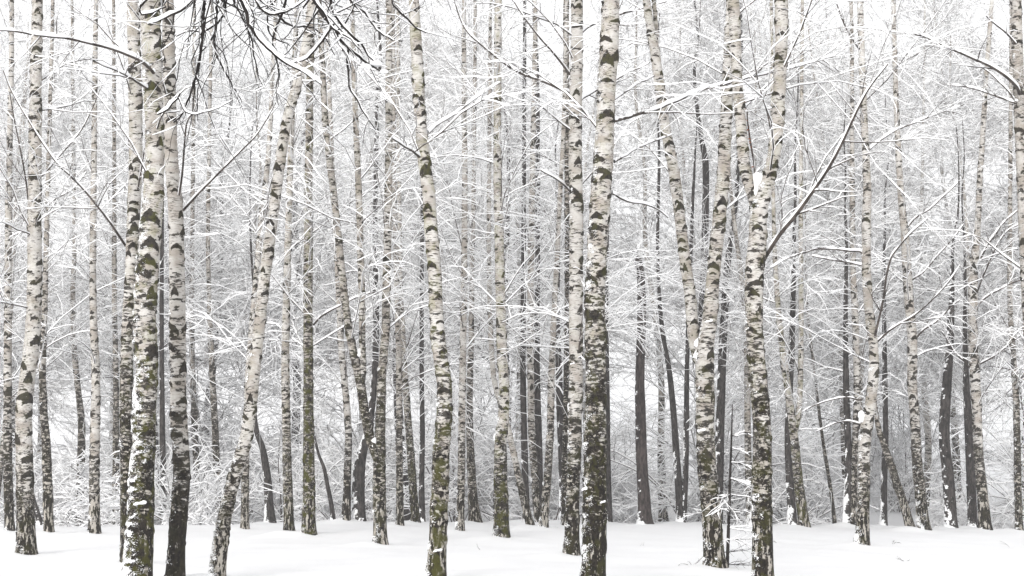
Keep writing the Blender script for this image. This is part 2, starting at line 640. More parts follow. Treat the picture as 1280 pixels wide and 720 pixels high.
T("thin grey trunk far behind, just left of the tight cluster of three",
  [(145, 657, 9.5), (145, 560, 8), (145, 480, 7), (143, 360, 6), (143, 240, 5), (142, 0, 4)], d=38, tone=0.8, rough=3)
T("speckled birch half hidden behind the thickest snow-plastered trunk",
  [(161, 708, 21), (159, 600, 17), (158, 500, 16.5), (160, 410, 15.5), (164, 340, 15), (167, 270, 16), (169.5, 200, 17), (169, 113, 16), (167, 0, 15)],
  key="half_hidden", tone=0.22, rough=1.9, moss=0.4)
T("thickest birch of the left cluster, its lower trunk plastered with clumps of snow",
  [(170, 738, 38), (172, 720, 36), (175, 680, 33), (177.5, 600, 31), (180, 563, 28.5), (181, 513, 28), (183.5, 473, 27), (182, 427, 28), (181, 390, 27), (183.5, 350, 27), (187.5, 307, 26), (189.5, 273, 25.5),
   (192, 240, 25), (193, 200, 23), (192.5, 150, 22.5), (190.5, 100, 24), (189, 50, 24), (188, 0, 23)],
  key="plastered", plate=0.35, rough=1.6, moss=0.95, snow=0.34, foot_snow=0.42, clumps=20)
T("birch with a black swollen foot and tan upper bark, right one of the tight cluster",
  [(217, 731, 26), (219, 720, 24), (221, 680, 22), (227, 600, 21), (226, 563, 21), (223, 513, 20), (222.5, 457, 20), (222, 390, 20), (221.5, 340, 19), (220, 280, 18.5), (218, 240, 17.5), (214, 200, 16.5),
   (212.5, 133, 15.5), (211, 67, 15.5), (210, 0, 14)], key="black_foot", plate=0.05, rough=1.3, tone=0.28, branches=16)
T("hazy grey birch far behind, first one right of the black-footed trunk",
  [(247, 656, 10), (246, 600, 8.5), (243, 520, 8), (240, 440, 6.5), (240, 330, 5.5), (242, 150, 4.5), (243, 0, 4)], d=44, tone=0.65, rough=3)
T("hazy leaning birch far behind, left of the strongly leaning white birch",
  [(275, 656, 10), (272, 600, 9), (268, 520, 8.2), (264, 440, 7), (262, 380, 6), (260, 300, 5.2), (262, 150, 4.5), (265, 0, 4)], d=41, tone=0.6, rough=3)
T("strongly leaning white birch sweeping up to the right from the foreground snow",
  [(271, 727, 19.5), (276, 680, 18.5), (284, 630, 17), (298, 580, 16.5), (307, 550, 16), (313, 510, 15.5), (318, 460, 15), (324, 410, 14.5), (329, 360, 14), (337, 300, 14), (346, 235, 13.5), (352, 190, 13),
   (361, 140, 12.5), (373, 100, 12), (384, 50, 11.5), (390, 0, 11)], key="leaning", rough=0.95, moss=0.3, snow=0.06, branches=10)
T("thin birch crossing behind the strongly leaning white birch",
  [(306, 664, 11), (307, 580, 9), (310, 480, 8), (316, 400, 8), (321, 340, 7.5), (327, 270, 7), (335, 200, 6.2), (339, 130, 5.5), (345, 0, 4.5)], tone=0.25, rough=1.5)
T("straight narrow birch with a flared foot, left of the dark mossy trunk",
  [(362, 669, 15), (361, 650, 13), (358.5, 563, 10.7), (357, 480, 10), (357, 423, 9.7), (359, 340, 9), (361, 273, 8.3), (363, 200, 7.5), (366, 120, 6.8), (371, 0, 5.5)], tone=0.2, rough=1.7, moss=0.4)
T("dark mossy birch standing straight right of the narrow flared one",
  [(386, 670, 18), (386, 640, 16), (386, 563, 14), (385.5, 480, 12.3), (385, 400, 11.5), (385.5, 307, 11), (385.5, 240, 10.2), (386.5, 167, 9.3), (387.5, 100, 9), (391, 0, 8)],
  key="mossy", tone=0.62, rough=2.6, moss=1.0)
T("pale thin birch bending left as it rises, beside the forked pair of stems",
  [(432.5, 655, 11.5), (434, 600, 9.5), (435.5, 540, 8.8), (431, 480, 8.3), (427, 440, 8), (424, 380, 7.3), (421, 320, 6.5), (417, 240, 5.8), (412, 120, 5), (409, 0, 4.3)], d=34, tone=0.25, rough=1.6)
T("dark birch with two pale side stems forking off low with snow in the fork",
  [(475, 683, 19), (475, 660, 17), (474, 600, 15.5), (474.5, 560, 14.5), (475.5, 530, 12.5), (477, 480, 11), (478.5, 455, 10.5), (482, 407, 10.3), (483.5, 340, 10), (485, 273, 10), (486, 200, 9.5), (486, 133, 8.7), (486, 60, 8), (486, 0, 7.5)],
  key="forked_pair", tone=0.5, rough=2.4, moss=0.35,
  stems=[[(474, 585, 9), (468, 565, 10.5), (462, 547, 11.5), (456, 515, 11.8), (451, 482, 12), (446, 458, 11.5), (438, 423, 10), (431, 375, 9.3), (424, 307, 9), (417, 240, 8.8), (412, 200, 8.5), (406.5, 150, 8), (404, 100, 7), (399, 0, 6)],
         [(452, 485, 7), (454, 462, 7.5), (453, 430, 7.8), (452.5, 380, 8.5), (450.5, 310, 8.2), (448.5, 240, 8.2), (445, 160, 7), (442, 80, 6), (440, 0, 5)]], caps=[(466, 553, 1.0), (450, 440, .7)])
T("left one of two thin birches forming a narrow V behind the mossy-banded trunk",
  [(500, 659, 9.5), (499.5, 600, 8.8), (499, 540, 8.2), (499, 480, 7.6), (497.5, 407, 7), (495, 320, 6.3), (493, 240, 5.6), (492, 100, 4.8), (492, 0, 4)], tone=0.3, rough=1.8)
T("right one of the narrow V, its trunk slanting out to the right at the foot",
  [(520, 656, 11.5), (517, 620, 10.5), (513, 563, 9.3), (509, 510, 8.7), (505, 450, 7.2), (502, 380, 6.3), (500, 300, 5.3), (498, 150, 4.6), (497, 0, 4)], d=33.5, tone=0.4, rough=2.0, moss=0.5)
T("big white birch with green mossy bands, bowed gently, centre left foreground",
  [(544, 729, 26.5), (545, 720, 25), (547, 680, 23), (549, 630, 21.5), (552, 563, 20.5), (555.5, 513, 19), (555.5, 480, 18.5), (552, 455, 18.3), (547.5, 423, 18), (544.5, 373, 17), (543.5, 340, 17), (539, 290, 16.5), (536, 240, 16), (531, 207, 15.8),
   (525.5, 150, 15), (522.5, 100, 15), (520, 50, 14.5), (517.5, 0, 12.5)], key="banded", plate=0.72, rough=1.5, moss=0.9, clumps=5, branches=10)
T("thin straight birch ringed with fine dashes, right of the mossy-banded birch",
  [(575, 666, 11), (576, 620, 9.5), (577, 563, 9), (578, 480, 8.6), (579, 420, 8.2), (580, 340, 7.7), (581, 240, 7.2), (580.5, 150, 6.5), (580, 60, 5.8), (580, 0, 5)], tone=0.15, rough=1.6)
T("greyish birch with wide snowy foot, close behind the thin ringed birch",
  [(594, 657, 17), (591, 620, 12), (588, 560, 9.3), (587, 500, 8.3), (589, 420, 7), (590, 330, 6), (592, 240, 5.2), (594, 0, 4)], d=35, tone=0.5, rough=2.5, snow=0.15)
T("greenish birch with snow cushion at its first bulge, centre of the picture",
  [(627, 674, 21), (627, 650, 18.5), (625.5, 580, 16.5), (626, 550, 15.5), (629.5, 520, 14), (630, 480, 13.2), (628, 450, 12.8), (626.5, 400, 12.2), (625, 347, 12.2), (623.5, 273, 11.2), (622, 220, 10.3), (621.7, 150, 9.6), (622.5, 67, 9.2), (623, 0, 8.7)],
  key="cushion", tone=0.22, rough=1.5, moss=0.9, caps=[(622, 548, 1.2)])
T("thin birch slanting from the snow up behind the greenish cushioned birch",
  [(664, 662, 11), (655, 625, 9.5), (645, 580, 8), (636, 540, 7.5), (626, 505, 7), (617, 470, 6.5), (613, 400, 6), (611, 300, 5.5), (612, 150, 5), (613, 0, 4)], tone=0.25, rough=0.9)
T("reddish flecked birch bowing out at the foot, one of a pair meeting in the snow",
  [(674, 657, 10), (671, 635, 9.5), (668.5, 597, 9.2), (665, 547, 8.9), (663.5, 480, 8.6), (663, 400, 8.3), (664, 307, 8), (666, 200, 7), (668, 100, 6.2), (669, 0, 5)], d=33, tone=0.42, rough=1.6)
T("slim birch leaning right with a snowy left side, meeting its neighbour in the snow",
  [(679.5, 662, 12), (682, 625, 10.5), (684.5, 597, 10), (688, 530, 8.8), (689, 480, 8.3), (691, 430, 7.5), (693.5, 370, 6.6), (697, 307, 6.1), (700, 240, 5.6), (704, 170, 5.2), (707, 60, 4.6), (708, 0, 4)], tone=0.3, rough=1.7, snow=0.1)
T("dark thin trunk peeping out along the left side of the straight spotted birch",
  [(706, 659, 9), (707, 560, 8.5), (709.5, 400, 8.2), (709.5, 240, 7.7), (708, 100, 7.5), (708, 0, 7)], d=31, tone=0.8, rough=5)
T("straight spotted birch close behind the thickest central trunk",
  [(714, 697, 20), (715, 670, 18), (716, 613, 17), (718.5, 547, 17), (719.7, 480, 17.3), (719.8, 400, 17), (720, 320, 17), (720.3, 240, 17), (719, 200, 16.8), (719.5, 133, 16), (721, 67, 15.3), (721, 0, 15)],
  key="spotted", tone=0.25, rough=1.7, moss=0.3, snow=0.08, clumps=6)
T("thickest central birch, dark cracked lower trunk with patches of snow, leaning slightly right",
  [(741, 736, 33), (742, 715, 31), (743, 660, 30), (743.5, 613, 29), (744.5, 547, 27.5), (745, 480, 26), (744.3, 430, 25.8), (744, 373, 25.3), (747, 307, 25), (751, 240, 24.6), (754.5, 200, 24), (757.3, 133, 22.3), (761.5, 67, 22.7), (762.7, 33, 22), (763.7, 0, 21)],
  key="central", plate=0.2, rough=1.95, moss=0.5, snow=0.12, clumps=14, branches=16)
T("birch splitting in two above a snow-filled fork, left stem bent far over to the left",
  [(894, 713, 28), (892.5, 690, 25), (889.5, 647, 24), (885, 597, 24), (882, 547, 22.5), (881, 480, 23), (880.5, 455, 22.5), (883, 427, 20), (888, 390, 18), (892, 340, 16.5), (899, 273, 16.2), (902, 240, 16.5), (904.5, 217, 16.3), (906.5, 167, 15.5), (909, 117, 13.5),
   (909.5, 67, 10.5), (911, 30, 9), (912, 0, 8)], key="split", rough=1.35, moss=0.45, clumps=10, d_add=0.0,
  stems=[[(877, 462, 12), (871, 440, 14), (867, 420, 14.8), (863, 373, 14.2), (856, 323, 14), (850, 273, 13.6), (846, 240, 13.8), (841, 205, 14), (833, 167, 13.2), (828, 133, 13.3), (823.5, 100, 12.7), (819, 67, 12), (813, 35, 10.5), (808, 0, 10)],
         [(820, 78, 5), (820.5, 45, 5.5), (819, 20, 5.3), (817.5, 0, 5)]], caps=[(873, 432, 1.6)])
T("birch parting at head height of the picture into two clean white stems with snow between",
  [(954, 731, 27), (953.5, 715, 26), (953, 660, 25), (952.5, 610, 25), (952.5, 535, 23.5), (949, 490, 22.5), (946, 460, 22), (943.3, 410, 21.5), (942.5, 360, 22.5), (944, 330, 23), (947, 300, 22.5), (948, 270, 21.5), (955, 243, 17), (963, 215, 15.5),
   (970, 175, 16), (973.5, 125, 16), (976, 75, 16), (977, 0, 16)], key="two_white", rough=1.75, moss=0.5, clumps=8, branches=14,
  stems=[[(947, 275, 13), (942, 248, 14.5), (935, 225, 14.3), (929.8, 200, 14.5), (925.5, 150, 13.5), (921.5, 100, 13.5), (919, 50, 14), (916.5, 0, 14.5)]], caps=[(948, 231, 1.5)])
T("greenish slanting birch whose second thin stem rises from its middle, right of the spruce",
  [(1005, 660, 14.5), (1003, 640, 13.3), (999, 610, 12.3), (994.5, 565, 11), (991, 535, 10), (986, 495, 9.3), (981, 460, 8.8), (975, 410, 7.3), (971, 360, 6.3), (968, 300, 5.3), (966, 200, 4.5), (964, 0, 3.8)], tone=0.25, rough=1.7, moss=0.9,
  stems=[[(993, 545, 6), (998.5, 515, 7), (1000.5, 470, 6.7), (1001.3, 410, 6.3), (1001.3, 360, 6), (1001, 290, 5.6), (1001, 240, 5.2), (1002, 120, 4.5), (1003, 0, 3.8)]])
T("thin grey leaning trunk in the gap before the right-hand dark trunks",
  [(1044, 659, 5.5), (1038, 610, 4.8), (1030, 560, 4.2), (1022, 500, 3.5), (1014, 430, 3)], d=38, tone=0.7, rough=3)
T("pale birch tucked between a dark trunk and the snow-bulged birch",
  [(1066, 659, 8), (1068, 600, 8.2), (1070, 540, 8.8), (1071.5, 480, 8.8), (1069, 400, 8.3), (1066.5, 340, 7.5), (1065.5, 270, 6.8), (1065, 150, 5.5), (1064, 0, 4.5)], d=34.5, tone=0.35, rough=2)
T("birch with a snow-packed bend near mid trunk and a long thin shoot rising beside it",
  [(1077.5, 684, 19), (1078.5, 655, 16.5), (1079.5, 600, 15.3), (1080, 567, 15), (1082.5, 537, 14.8), (1088, 505, 13.3), (1091.5, 475, 12.7), (1092, 435, 12), (1087, 395, 11.3), (1083.3, 340, 11.2), (1083, 273, 11.3), (1084, 240, 10.2), (1083, 210, 9.2), (1079.5, 133, 8.5), (1077, 67, 8.2), (1075, 0, 8)],
  key="bend", rough=1.2, tone=0.15, moss=0.3, snow=0.12, caps=[(1077, 520, 1.0)], branches=12)
T("short leaning trunk slanting up to the left, beside the birch with the snow-packed bend",
  [(1138, 660, 11.5), (1131, 635, 10.7), (1124, 613, 10.2), (1113, 580, 9.3), (1104, 553, 8), (1098, 535, 6.5), (1094, 505, 4.5), (1091, 470, 3.2)], tone=0.65, rough=1.5, d=32.5)
T("spotted birch with a snow-sprinkled flaring foot, leaning left on the right side",
  [(1155.5, 665, 17), (1153, 645, 15), (1150, 613, 13.2), (1146.3, 580, 12.3), (1144, 530, 12), (1140.3, 480, 11.8), (1140.3, 425, 12), (1136, 373, 11.3), (1133, 323, 11), (1130.5, 290, 9.3), (1126, 240, 8.3), (1122, 170, 7), (1119, 90, 6), (1117, 0, 5)],
  key="sprinkled", tone=0.25, rough=1.8, foot_snow=0.5, branches=14)
T("straight birch with dark trunks at its left and long shoots rising to the right",
  [(1231.5, 664, 16.5), (1230, 640, 14.5), (1227.5, 613, 13), (1223, 563, 11.8), (1221, 513, 12), (1219, 475, 12), (1216.5, 423, 11.3), (1216, 373, 11.5), (1216.3, 335, 11.8), (1220.5, 307, 8.5), (1222.5, 273, 7.3), (1225, 220, 7.2), (1229.5, 150, 6.3), (1233, 90, 5.7), (1240, 0, 5)],
  key="right_shoots", tone=0.25, rough=1.8, branches=14)
T("thin dark spotted birch at the right edge of the wood",
  [(1274, 665, 10), (1272.5, 613, 8.8), (1270.5, 513, 8), (1267, 450, 7), (1263.5, 400, 6.5), (1262, 330, 6), (1263, 200, 5), (1264, 0, 4)], tone=0.6, rough=2.6)
T("grey-spotted birch leaving through the upper right corner, its foot out of frame",
  [(1302, 690, 20), (1299, 660, 17.5), (1293, 520, 16), (1286, 400, 14.5), (1281, 300, 13.7), (1276.5, 200, 13.2), (1273.5, 110, 13), (1271, 40, 13.3), (1270, 0, 13)], key="corner", tone=0.45, rough=2.5, branches=10)

DARK = []


def D(label, pts, d, **kw):
    DARK.append(dict(label=label, pts=pts, d=d, **kw))


D("smooth dark thick trunk curving right, behind the dark birch with two pale side stems",
  [(449, 655, 16), (448, 610, 16), (449.5, 585, 14.5), (454, 562, 11.5), (461, 537, 8.8), (466, 500, 8), (469, 460, 8), (470, 380, 7.5), (469, 280, 6), (472, 120, 5)], 34.3)
D("thin dark bent sapling trunk between the mossy birch and the thick dark trunk",
  [(417, 655, 6), (414, 630, 5.5), (409, 605, 5), (405, 585, 4.3), (398, 567, 3.5), (393, 545, 2.8)], 36, kind="thin")
D("dark twisted trunk behind the strongly leaning birch",
  [(338, 657, 14), (336, 625, 11), (334, 595, 10), (328, 560, 8), (320, 535, 6.5), (316, 480, 5), (318, 380, 4)], 36.0)
D("dark upright trunk left of the reddish flecked birch",
  [(658, 656, 10), (656.5, 600, 8.8), (655, 540, 8), (654, 480, 7.5), (654, 380, 6.5), (655, 200, 5), (656, 0, 4)], 35.4)
D("dark grey trunk right of the reddish flecked birch, almost hidden",
  [(675, 657, 11), (674, 600, 9.8), (673, 540, 9), (671, 450, 7.5), (672, 300, 6), (672, 100, 4.5)], 36.2)
D("dark trunk tilting, just left of the straight spotted birch",
  [(706, 657, 12), (704.5, 620, 11), (702.5, 560, 10), (700, 510, 9.5), (698.5, 460, 8.0), (697, 380, 5.5), (698, 300, 4)], 34.8)
D("dark forked tree behind the birch that splits in two, left of its foot",
  [(851, 656, 11), (848.5, 610, 9.5), (845, 560, 8.8), (841, 505, 7.5), (836, 460, 6.5), (829, 420, 5.8), (824, 370, 5), (822, 300, 4.2), (824, 200, 3.5)], 36.5,
  stems=[[(854, 650, 8), (857, 590, 7.5), (858, 520, 6.8), (859, 450, 5.8), (862, 360, 5), (866, 250, 4)]])
D("tall dark oak with knotty crown high behind the bent left stem",
  [(886, 657, 12), (882, 560, 10.5), (877, 480, 9.5), (877.5, 400, 9), (880, 330, 8.8), (882, 260, 8.5), (882, 205, 8), (878, 180, 6.5), (872, 140, 5), (868, 90, 4)], 38, oak=True)
D("grey snow-dusted trunk just right of the birch that splits in two",
  [(897, 657, 13), (899, 580, 11.5), (900.5, 520, 11), (902.5, 460, 10.3), (905.5, 390, 9.5), (909, 335, 8.3), (914, 295, 6), (921, 240, 5), (925, 120, 4)], 36.4, snow=0.25)
D("dark trunk bowed behind the greenish slanting birch",
  [(991, 657, 11), (988, 610, 10.3), (985.5, 560, 9.5), (986, 510, 8.3), (989, 450, 7.8), (991.5, 370, 6.5), (993, 290, 4.5)], 34.6)
D("dark trunk wavy at its middle, left of the birch with the snow-packed bend",
  [(1060.5, 659, 14), (1061.5, 620, 13.3), (1061.5, 580, 9.5), (1059, 530, 8.3), (1057.5, 470, 7.5), (1057, 390, 5.5), (1058, 300, 4)], 34.6, snow=0.1)
D("hazy grey trunk between the snow-packed bend and the short leaning trunk",
  [(1105, 660, 9), (1105, 610, 8), (1107, 540, 7.3), (1106, 470, 6.5), (1105, 350, 4.5), (1106, 280, 3)], 37)
D("broad smooth dark trunk with a slight bend, between two spotted birches at right",
  [(1189, 662, 15.5), (1187, 620, 14.5), (1184, 585, 14), (1180.5, 550, 13.3), (1181.5, 510, 13), (1184.5, 470, 11), (1188, 420, 9.0), (1190, 360, 6), (1191, 310, 3.5)], 34.4)
D("narrower dark trunk close left of the straight birch with long shoots",
  [(1216.5, 663, 12), (1214.5, 620, 11.3), (1212, 560, 11), (1210, 520, 9.8), (1207.5, 470, 7.5), (1206, 410, 5.5), (1206.5, 350, 3.5)], 34.8)
D("dark slanted trunk far left, low behind the bowed dark birch",
  [(52, 659, 8), (46, 640, 7), (38, 612, 6), (30, 580, 5), (22, 520, 4)], 36)
D("hazy dark trunk behind the foot of the black-footed birch",
  [(204, 658, 9), (204, 600, 8), (203, 530, 7), (202, 400, 5.5), (203, 200, 4)], 36.6)
D("dark narrow trunk behind the slanting right member of the narrow V",
  [(528, 657, 8), (527, 600, 7), (528, 540, 6.5), (527, 440, 5.5), (528, 250, 4.5)], 36)
D("hazy narrow trunk right of the thickest central birch",
  [(762, 657, 8), (760, 580, 7), (759, 480, 6), (758, 380, 5), (760, 200, 4)], 36)


def stem_world(pts, d, base_extra=True, rng=None, sway=0.0):
    y0 = pts[0][1]
    P, R = [], []
    for (x, y, w) in pts:
        dd = d + sway * (y0 - y) / 600.0
        p, m = unproj(x, y, dd)
        P.append(p)
        R.append(w * 0.5 * m)
    return np.array(P), np.array(R)


def extend_up(P, R, extra, rng):
    """carry the stem on above the frame, tapering"""
    v = unit((P[-1] - P[-2])[None])[0] * 0.6 + np.array([0, 0, 0.4])
    n = 4
    for i in range(1, n + 1):
        v2 = v + rng.normal(0, 0.06, 3)
        v2 /= np.linalg.norm(v2)
        P = np.vstack([P, P[-1] + v2 * extra / n])
        R = np.append(R, max(R[-1] * 0.74, 0.008))
    return P, R


LIMBS = {}   # key -> list of traced branches [(pts, depth change, snow scale)]


def limb(key, pts, dd=0.0, s=1.0):
    LIMBS.setdefault(key, []).append((pts, dd, s))


# branches traced one by one: (x, y, width)
limb("plastered", [(196, 96, 5), (180, 79, 5), (150, 65, 4.6), (120, 57, 4.2), (90, 50, 3.7), (60, 46, 3.2), (25, 41, 2.7), (-8, 38, 2.3)], -2.0, 1.35)
limb("plastered", [(188, 113, 4), (172, 103, 3.2), (150, 91, 2.8), (130, 82, 2.3), (118, 76, 1.8)], -1.5, 1.2)
limb("half_hidden", [(161, 313, 4), (148, 294, 3.8), (135, 275, 3.4), (107, 240, 3), (88, 220, 2.7), (70, 203, 2.5), (43, 163, 2.1), (15, 115, 1.7), (4, 88, 1.4)], -1.5, 0.8)
limb("half_hidden", [(166, 285, 3.2), (170, 250, 2.8), (176, 215, 2.4), (181, 185, 2)], -0.8, 0.8)
limb("black_foot", [(229, 263, 3.8), (250, 240, 3.3), (275, 215, 2.9), (300, 190, 2.5), (318, 172, 2.1), (330, 155, 1.7), (345, 128, 1.3)], -1.0, 0.8)
limb("black_foot", [(224, 244, 3.6), (228, 215, 3.2), (231, 175, 2.8), (234, 152, 2.4), (243, 140, 2)], -0.5, 1.2)
limb("kinked", [(50, 222, 3), (66, 205, 2.6), (85, 183, 2.3), (103, 160, 2), (117, 132, 1.7), (128, 105, 1.3)], 0.6, 0.9)
limb("kinked", [(51, 265, 2.6), (70, 250, 2.3), (90, 238, 1.9), (108, 215, 1.5)], 0.5, 0.9)
limb("kinked", [(37, 270, 2.8), (33, 230, 2.6), (26, 190, 2.2), (18, 150, 1.9), (12, 115, 1.5)], -0.4, 0.7)
limb("mossy", [(392, 406, 3.2), (400, 397, 3), (412, 389, 2.8), (428, 381, 2.5), (450, 370, 2.1), (480, 363, 1.6)], -0.8, 1.1)
limb("banded", [(524, 196, 4), (514, 188, 3.4), (503, 181, 3), (490, 173, 2.4)], -1.0, 1.0)
limb("banded", [(535, 167, 3.4), (547, 156, 3), (565, 145, 2.6), (585, 130, 2.2), (605, 116, 1.8), (625, 103, 1.4)], 1.0, 1.1)
limb("central", [(767, 151, 5), (785, 147, 4.8), (800, 142, 4.5), (823, 135, 4.1), (845, 126, 3.8), (867, 117, 3.5), (907, 105, 3), (960, 92, 2.6), (1010, 80, 2.1), (1053, 68, 1.7)], 2.6, 1.2)
limb("central", [(768, 203, 3), (785, 192, 2.8), (805, 182, 2.4), (823, 175, 2), (840, 168, 1.6)], 2.5, 0.7)
limb("central", [(766, 126, 3), (782, 115, 2.6), (800, 103, 2.2), (818, 95, 1.8)], 2.0, 0.8)
limb("central", [(765, 242, 3), (785, 252, 2.7), (805, 255, 2.3), (822, 262, 1.9), (835, 272, 1.4)], 1.4, 1.2)
limb("spotted", [(712, 117, 4.5), (700, 111, 4.2), (680, 102, 3.8), (660, 95, 3.5), (640, 86, 3.1), (610, 63, 2.7), (583, 38, 2.2), (570, 8, 1.8), (566, -15, 1.5)], -1.2, 1.3)
limb("spotted", [(713, 93, 3.6), (702, 79, 3.2), (690, 64, 2.9), (675, 47, 2.6), (660, 28, 2.2), (643, 3, 1.8)], -0.8, 0.9)
limb("spotted", [(722, 134, 4), (727, 124, 3.6), (740, 116, 3.2), (755, 108, 2.7), (785, 92, 2.2), (812, 78, 1.8)], 0.8, 1.2)
limb("spotted", [(725, 42, 4.5), (735, 34, 4), (750, 27, 3.4), (775, 18, 2.8), (800, 11, 2.2), (833, 2, 1.8)], 0.8, 1.2)
limb("spotted", [(713, 240, 3), (702, 228, 2.8), (690, 220, 2.4), (676, 213, 2)], -0.6, 1.2)
limb("two_white", [(955, 325, 6.2), (960, 316, 6), (975, 293, 6), (990, 275, 5.8), (1003, 258, 5.5), (1020, 234, 5.1), (1037, 208, 4.7), (1052, 180, 4.2), (1066, 150, 3.7), (1075, 131, 3.2), (1088, 108, 2.6), (1110, 80, 2)], -1.6, 1.0)
limb("two_white", [(946, 236, 4), (945, 218, 3.6), (941, 195, 3.2), (937, 170, 2.7), (934, 140, 2.2)], 0.3, 0.6)
limb("bend", [(1091, 431, 4), (1096, 410, 3.8), (1104, 375, 3.5), (1108, 345, 3.2), (1114, 322, 2.9), (1125, 307, 2.6), (1140, 290, 2.3), (1160, 273, 1.8)], -0.6, 0.9)
limb("bend", [(1096, 428, 3.2), (1110, 415, 3), (1125, 405, 2.7), (1142, 395, 2.4), (1160, 380, 2.1), (1177, 363, 1.8), (1190, 347, 1.5), (1200, 332, 1.2)], -0.8, 0.9)
limb("bend", [(1077, 316, 3), (1060, 313, 2.8), (1040, 312, 2.6), (1018, 312, 2.3), (1000, 317, 2), (980, 325, 1.7), (963, 335, 1.3)], -1.0, 1.3)
limb("bend", [(1078, 332, 2.8), (1060, 328, 2.5), (1040, 325, 2.2), (1015, 320, 1.8)], 0.8, 1.2)
limb("bend", [(1087, 187, 2.8), (1100, 176, 2.6), (1120, 163, 2.3), (1140, 155, 2), (1160, 147, 1.8), (1185, 138, 1.5), (1205, 131, 1.2)], 0.9, 1.3)
limb("bend", [(1077, 500, 2.6), (1060, 497, 2.4), (1040, 499, 2.1), (1022, 505, 1.8), (1003, 515, 1.4)], -0.5, 0.65)
limb("bend", [(1075, 530, 2.4), (1058, 526, 2.2), (1040, 530, 1.9), (1020, 540, 1.5)], -0.5, 0.65)
limb("bend", [(1076, 63, 3), (1066, 50, 2.6), (1055, 30, 2.2), (1046, 5, 1.8)], -0.3, 0.6)
limb("sprinkled", [(1130, 290, 2.8), (1145, 272, 2.5), (1162, 262, 2.2), (1180, 245, 1.8), (1198, 228, 1.4)], -0.5, 1.0)
limb("sprinkled", [(1140, 350, 2.8), (1155, 340, 2.4), (1170, 322, 2), (1190, 300, 1.7), (1205, 280, 1.3)], -0.5, 0.9)
limb("sprinkled", [(1144, 425, 3.2), (1155, 412, 2.8), (1170, 402, 2.4), (1185, 388, 2), (1200, 375, 1.5)], -0.6, 1.0)
limb("right_shoots", [(1222, 328, 3.4), (1232, 312, 3), (1243, 295, 2.6), (1255, 278, 2.2), (1268, 266, 1.8), (1282, 255, 1.4)], -0.4, 1.2)
limb("right_shoots", [(1219, 375, 3), (1227, 350, 2.7), (1238, 325, 2.4), (1247, 305, 2), (1260, 288, 1.7), (1275, 280, 1.4)], -0.4, 0.9)
limb("right_shoots", [(1222, 381, 3), (1235, 370, 2.7), (1250, 362, 2.4), (1265, 354, 2), (1285, 346, 1.6)], -0.5, 1.2)
limb("right_shoots", [(1225, 455, 2.8), (1240, 447, 2.5), (1255, 436, 2.2), (1270, 424, 1.8), (1285, 412, 1.4)], -0.5, 1.0)
limb("right_shoots", [(1215, 463, 2.8), (1203, 450, 2.5), (1192, 438, 2.2), (1182, 422, 1.8), (1176, 414, 1.4)], -0.4, 1.0)
limb("corner", [(1276, 118, 5), (1268, 106, 4.8), (1255, 94, 4.5), (1238, 83, 4.2), (1220, 75, 3.8), (1205, 68, 3.5), (1190, 62, 3), (1172, 54, 2.6), (1158, 47, 2.2), (1142, 42, 1.8)], -1.6, 1.9)
limb("corner", [(1272, 128, 3), (1258, 112, 2.7), (1240, 95, 2.3), (1225, 82, 1.9)], 0.5, 0.9)
limb("corner", [(1270, 55, 3), (1258, 42, 2.7), (1245, 30, 2.3), (1233, 20, 1.9)], -0.5, 0.9)
limb("corner", [(1272, 130, 2.6), (1250, 122, 2.4), (1225, 113, 2.1), (1205, 108, 1.7), (1190, 107, 1.3)], 0.8, 1.5)
limb("leaning", [(352, 196, 2.6), (345, 215, 2.2), (338, 240, 1.9), (333, 270, 1.5), (320, 292, 1.2)], -0.4, 0.4)

# ------------------------------------------------------------------ build the traced trees
RNG = np.random.default_rng(11)


def crown_for(stems, rng, h0, n_br, length, near, sub=7, twig=5, elev=42):
    levels = []
    prim = []
    for (P, R, H) in stems:
        hi = H.max() - 0.1
        frac = max(0.25, min(1.0, (hi - h0) / 7.0))
        x = stem_branches(P, R, H, rng, h0, hi, int(max(2, n_br * frac * (0.45 if near else 1))), length, elev, 19, thick=0.011 if near else 0.015)
        if x is not None:
            prim.append(x)
    if not prim:
        return []
    P1 = np.concatenate([p for p, r in prim])
    R1 = np.concatenate([r for p, r in prim])
    levels.append((P1, R1))
    P2, R2 = spawn(P1, R1, len(P1) * sub, rng, 0.12, 0.97, 46, 20, 0.42, 0.55, 0.62, 5, plane=0.35, up=0.0, droop=0.14, wander=0.18, rmin=0.0035, lmin=0.25)
    levels.append((P2, R2))
    P3, R3 = spawn(P2, R2, len(P2) * twig, rng, 0.1, 1.0, 46, 22, 0.50, 0.55, 0.65, 4, plane=0.3, up=0.0, droop=0.22, wander=0.24, rmin=0.0026, lmin=0.12)
    levels.append((P3, R3))
    return levels


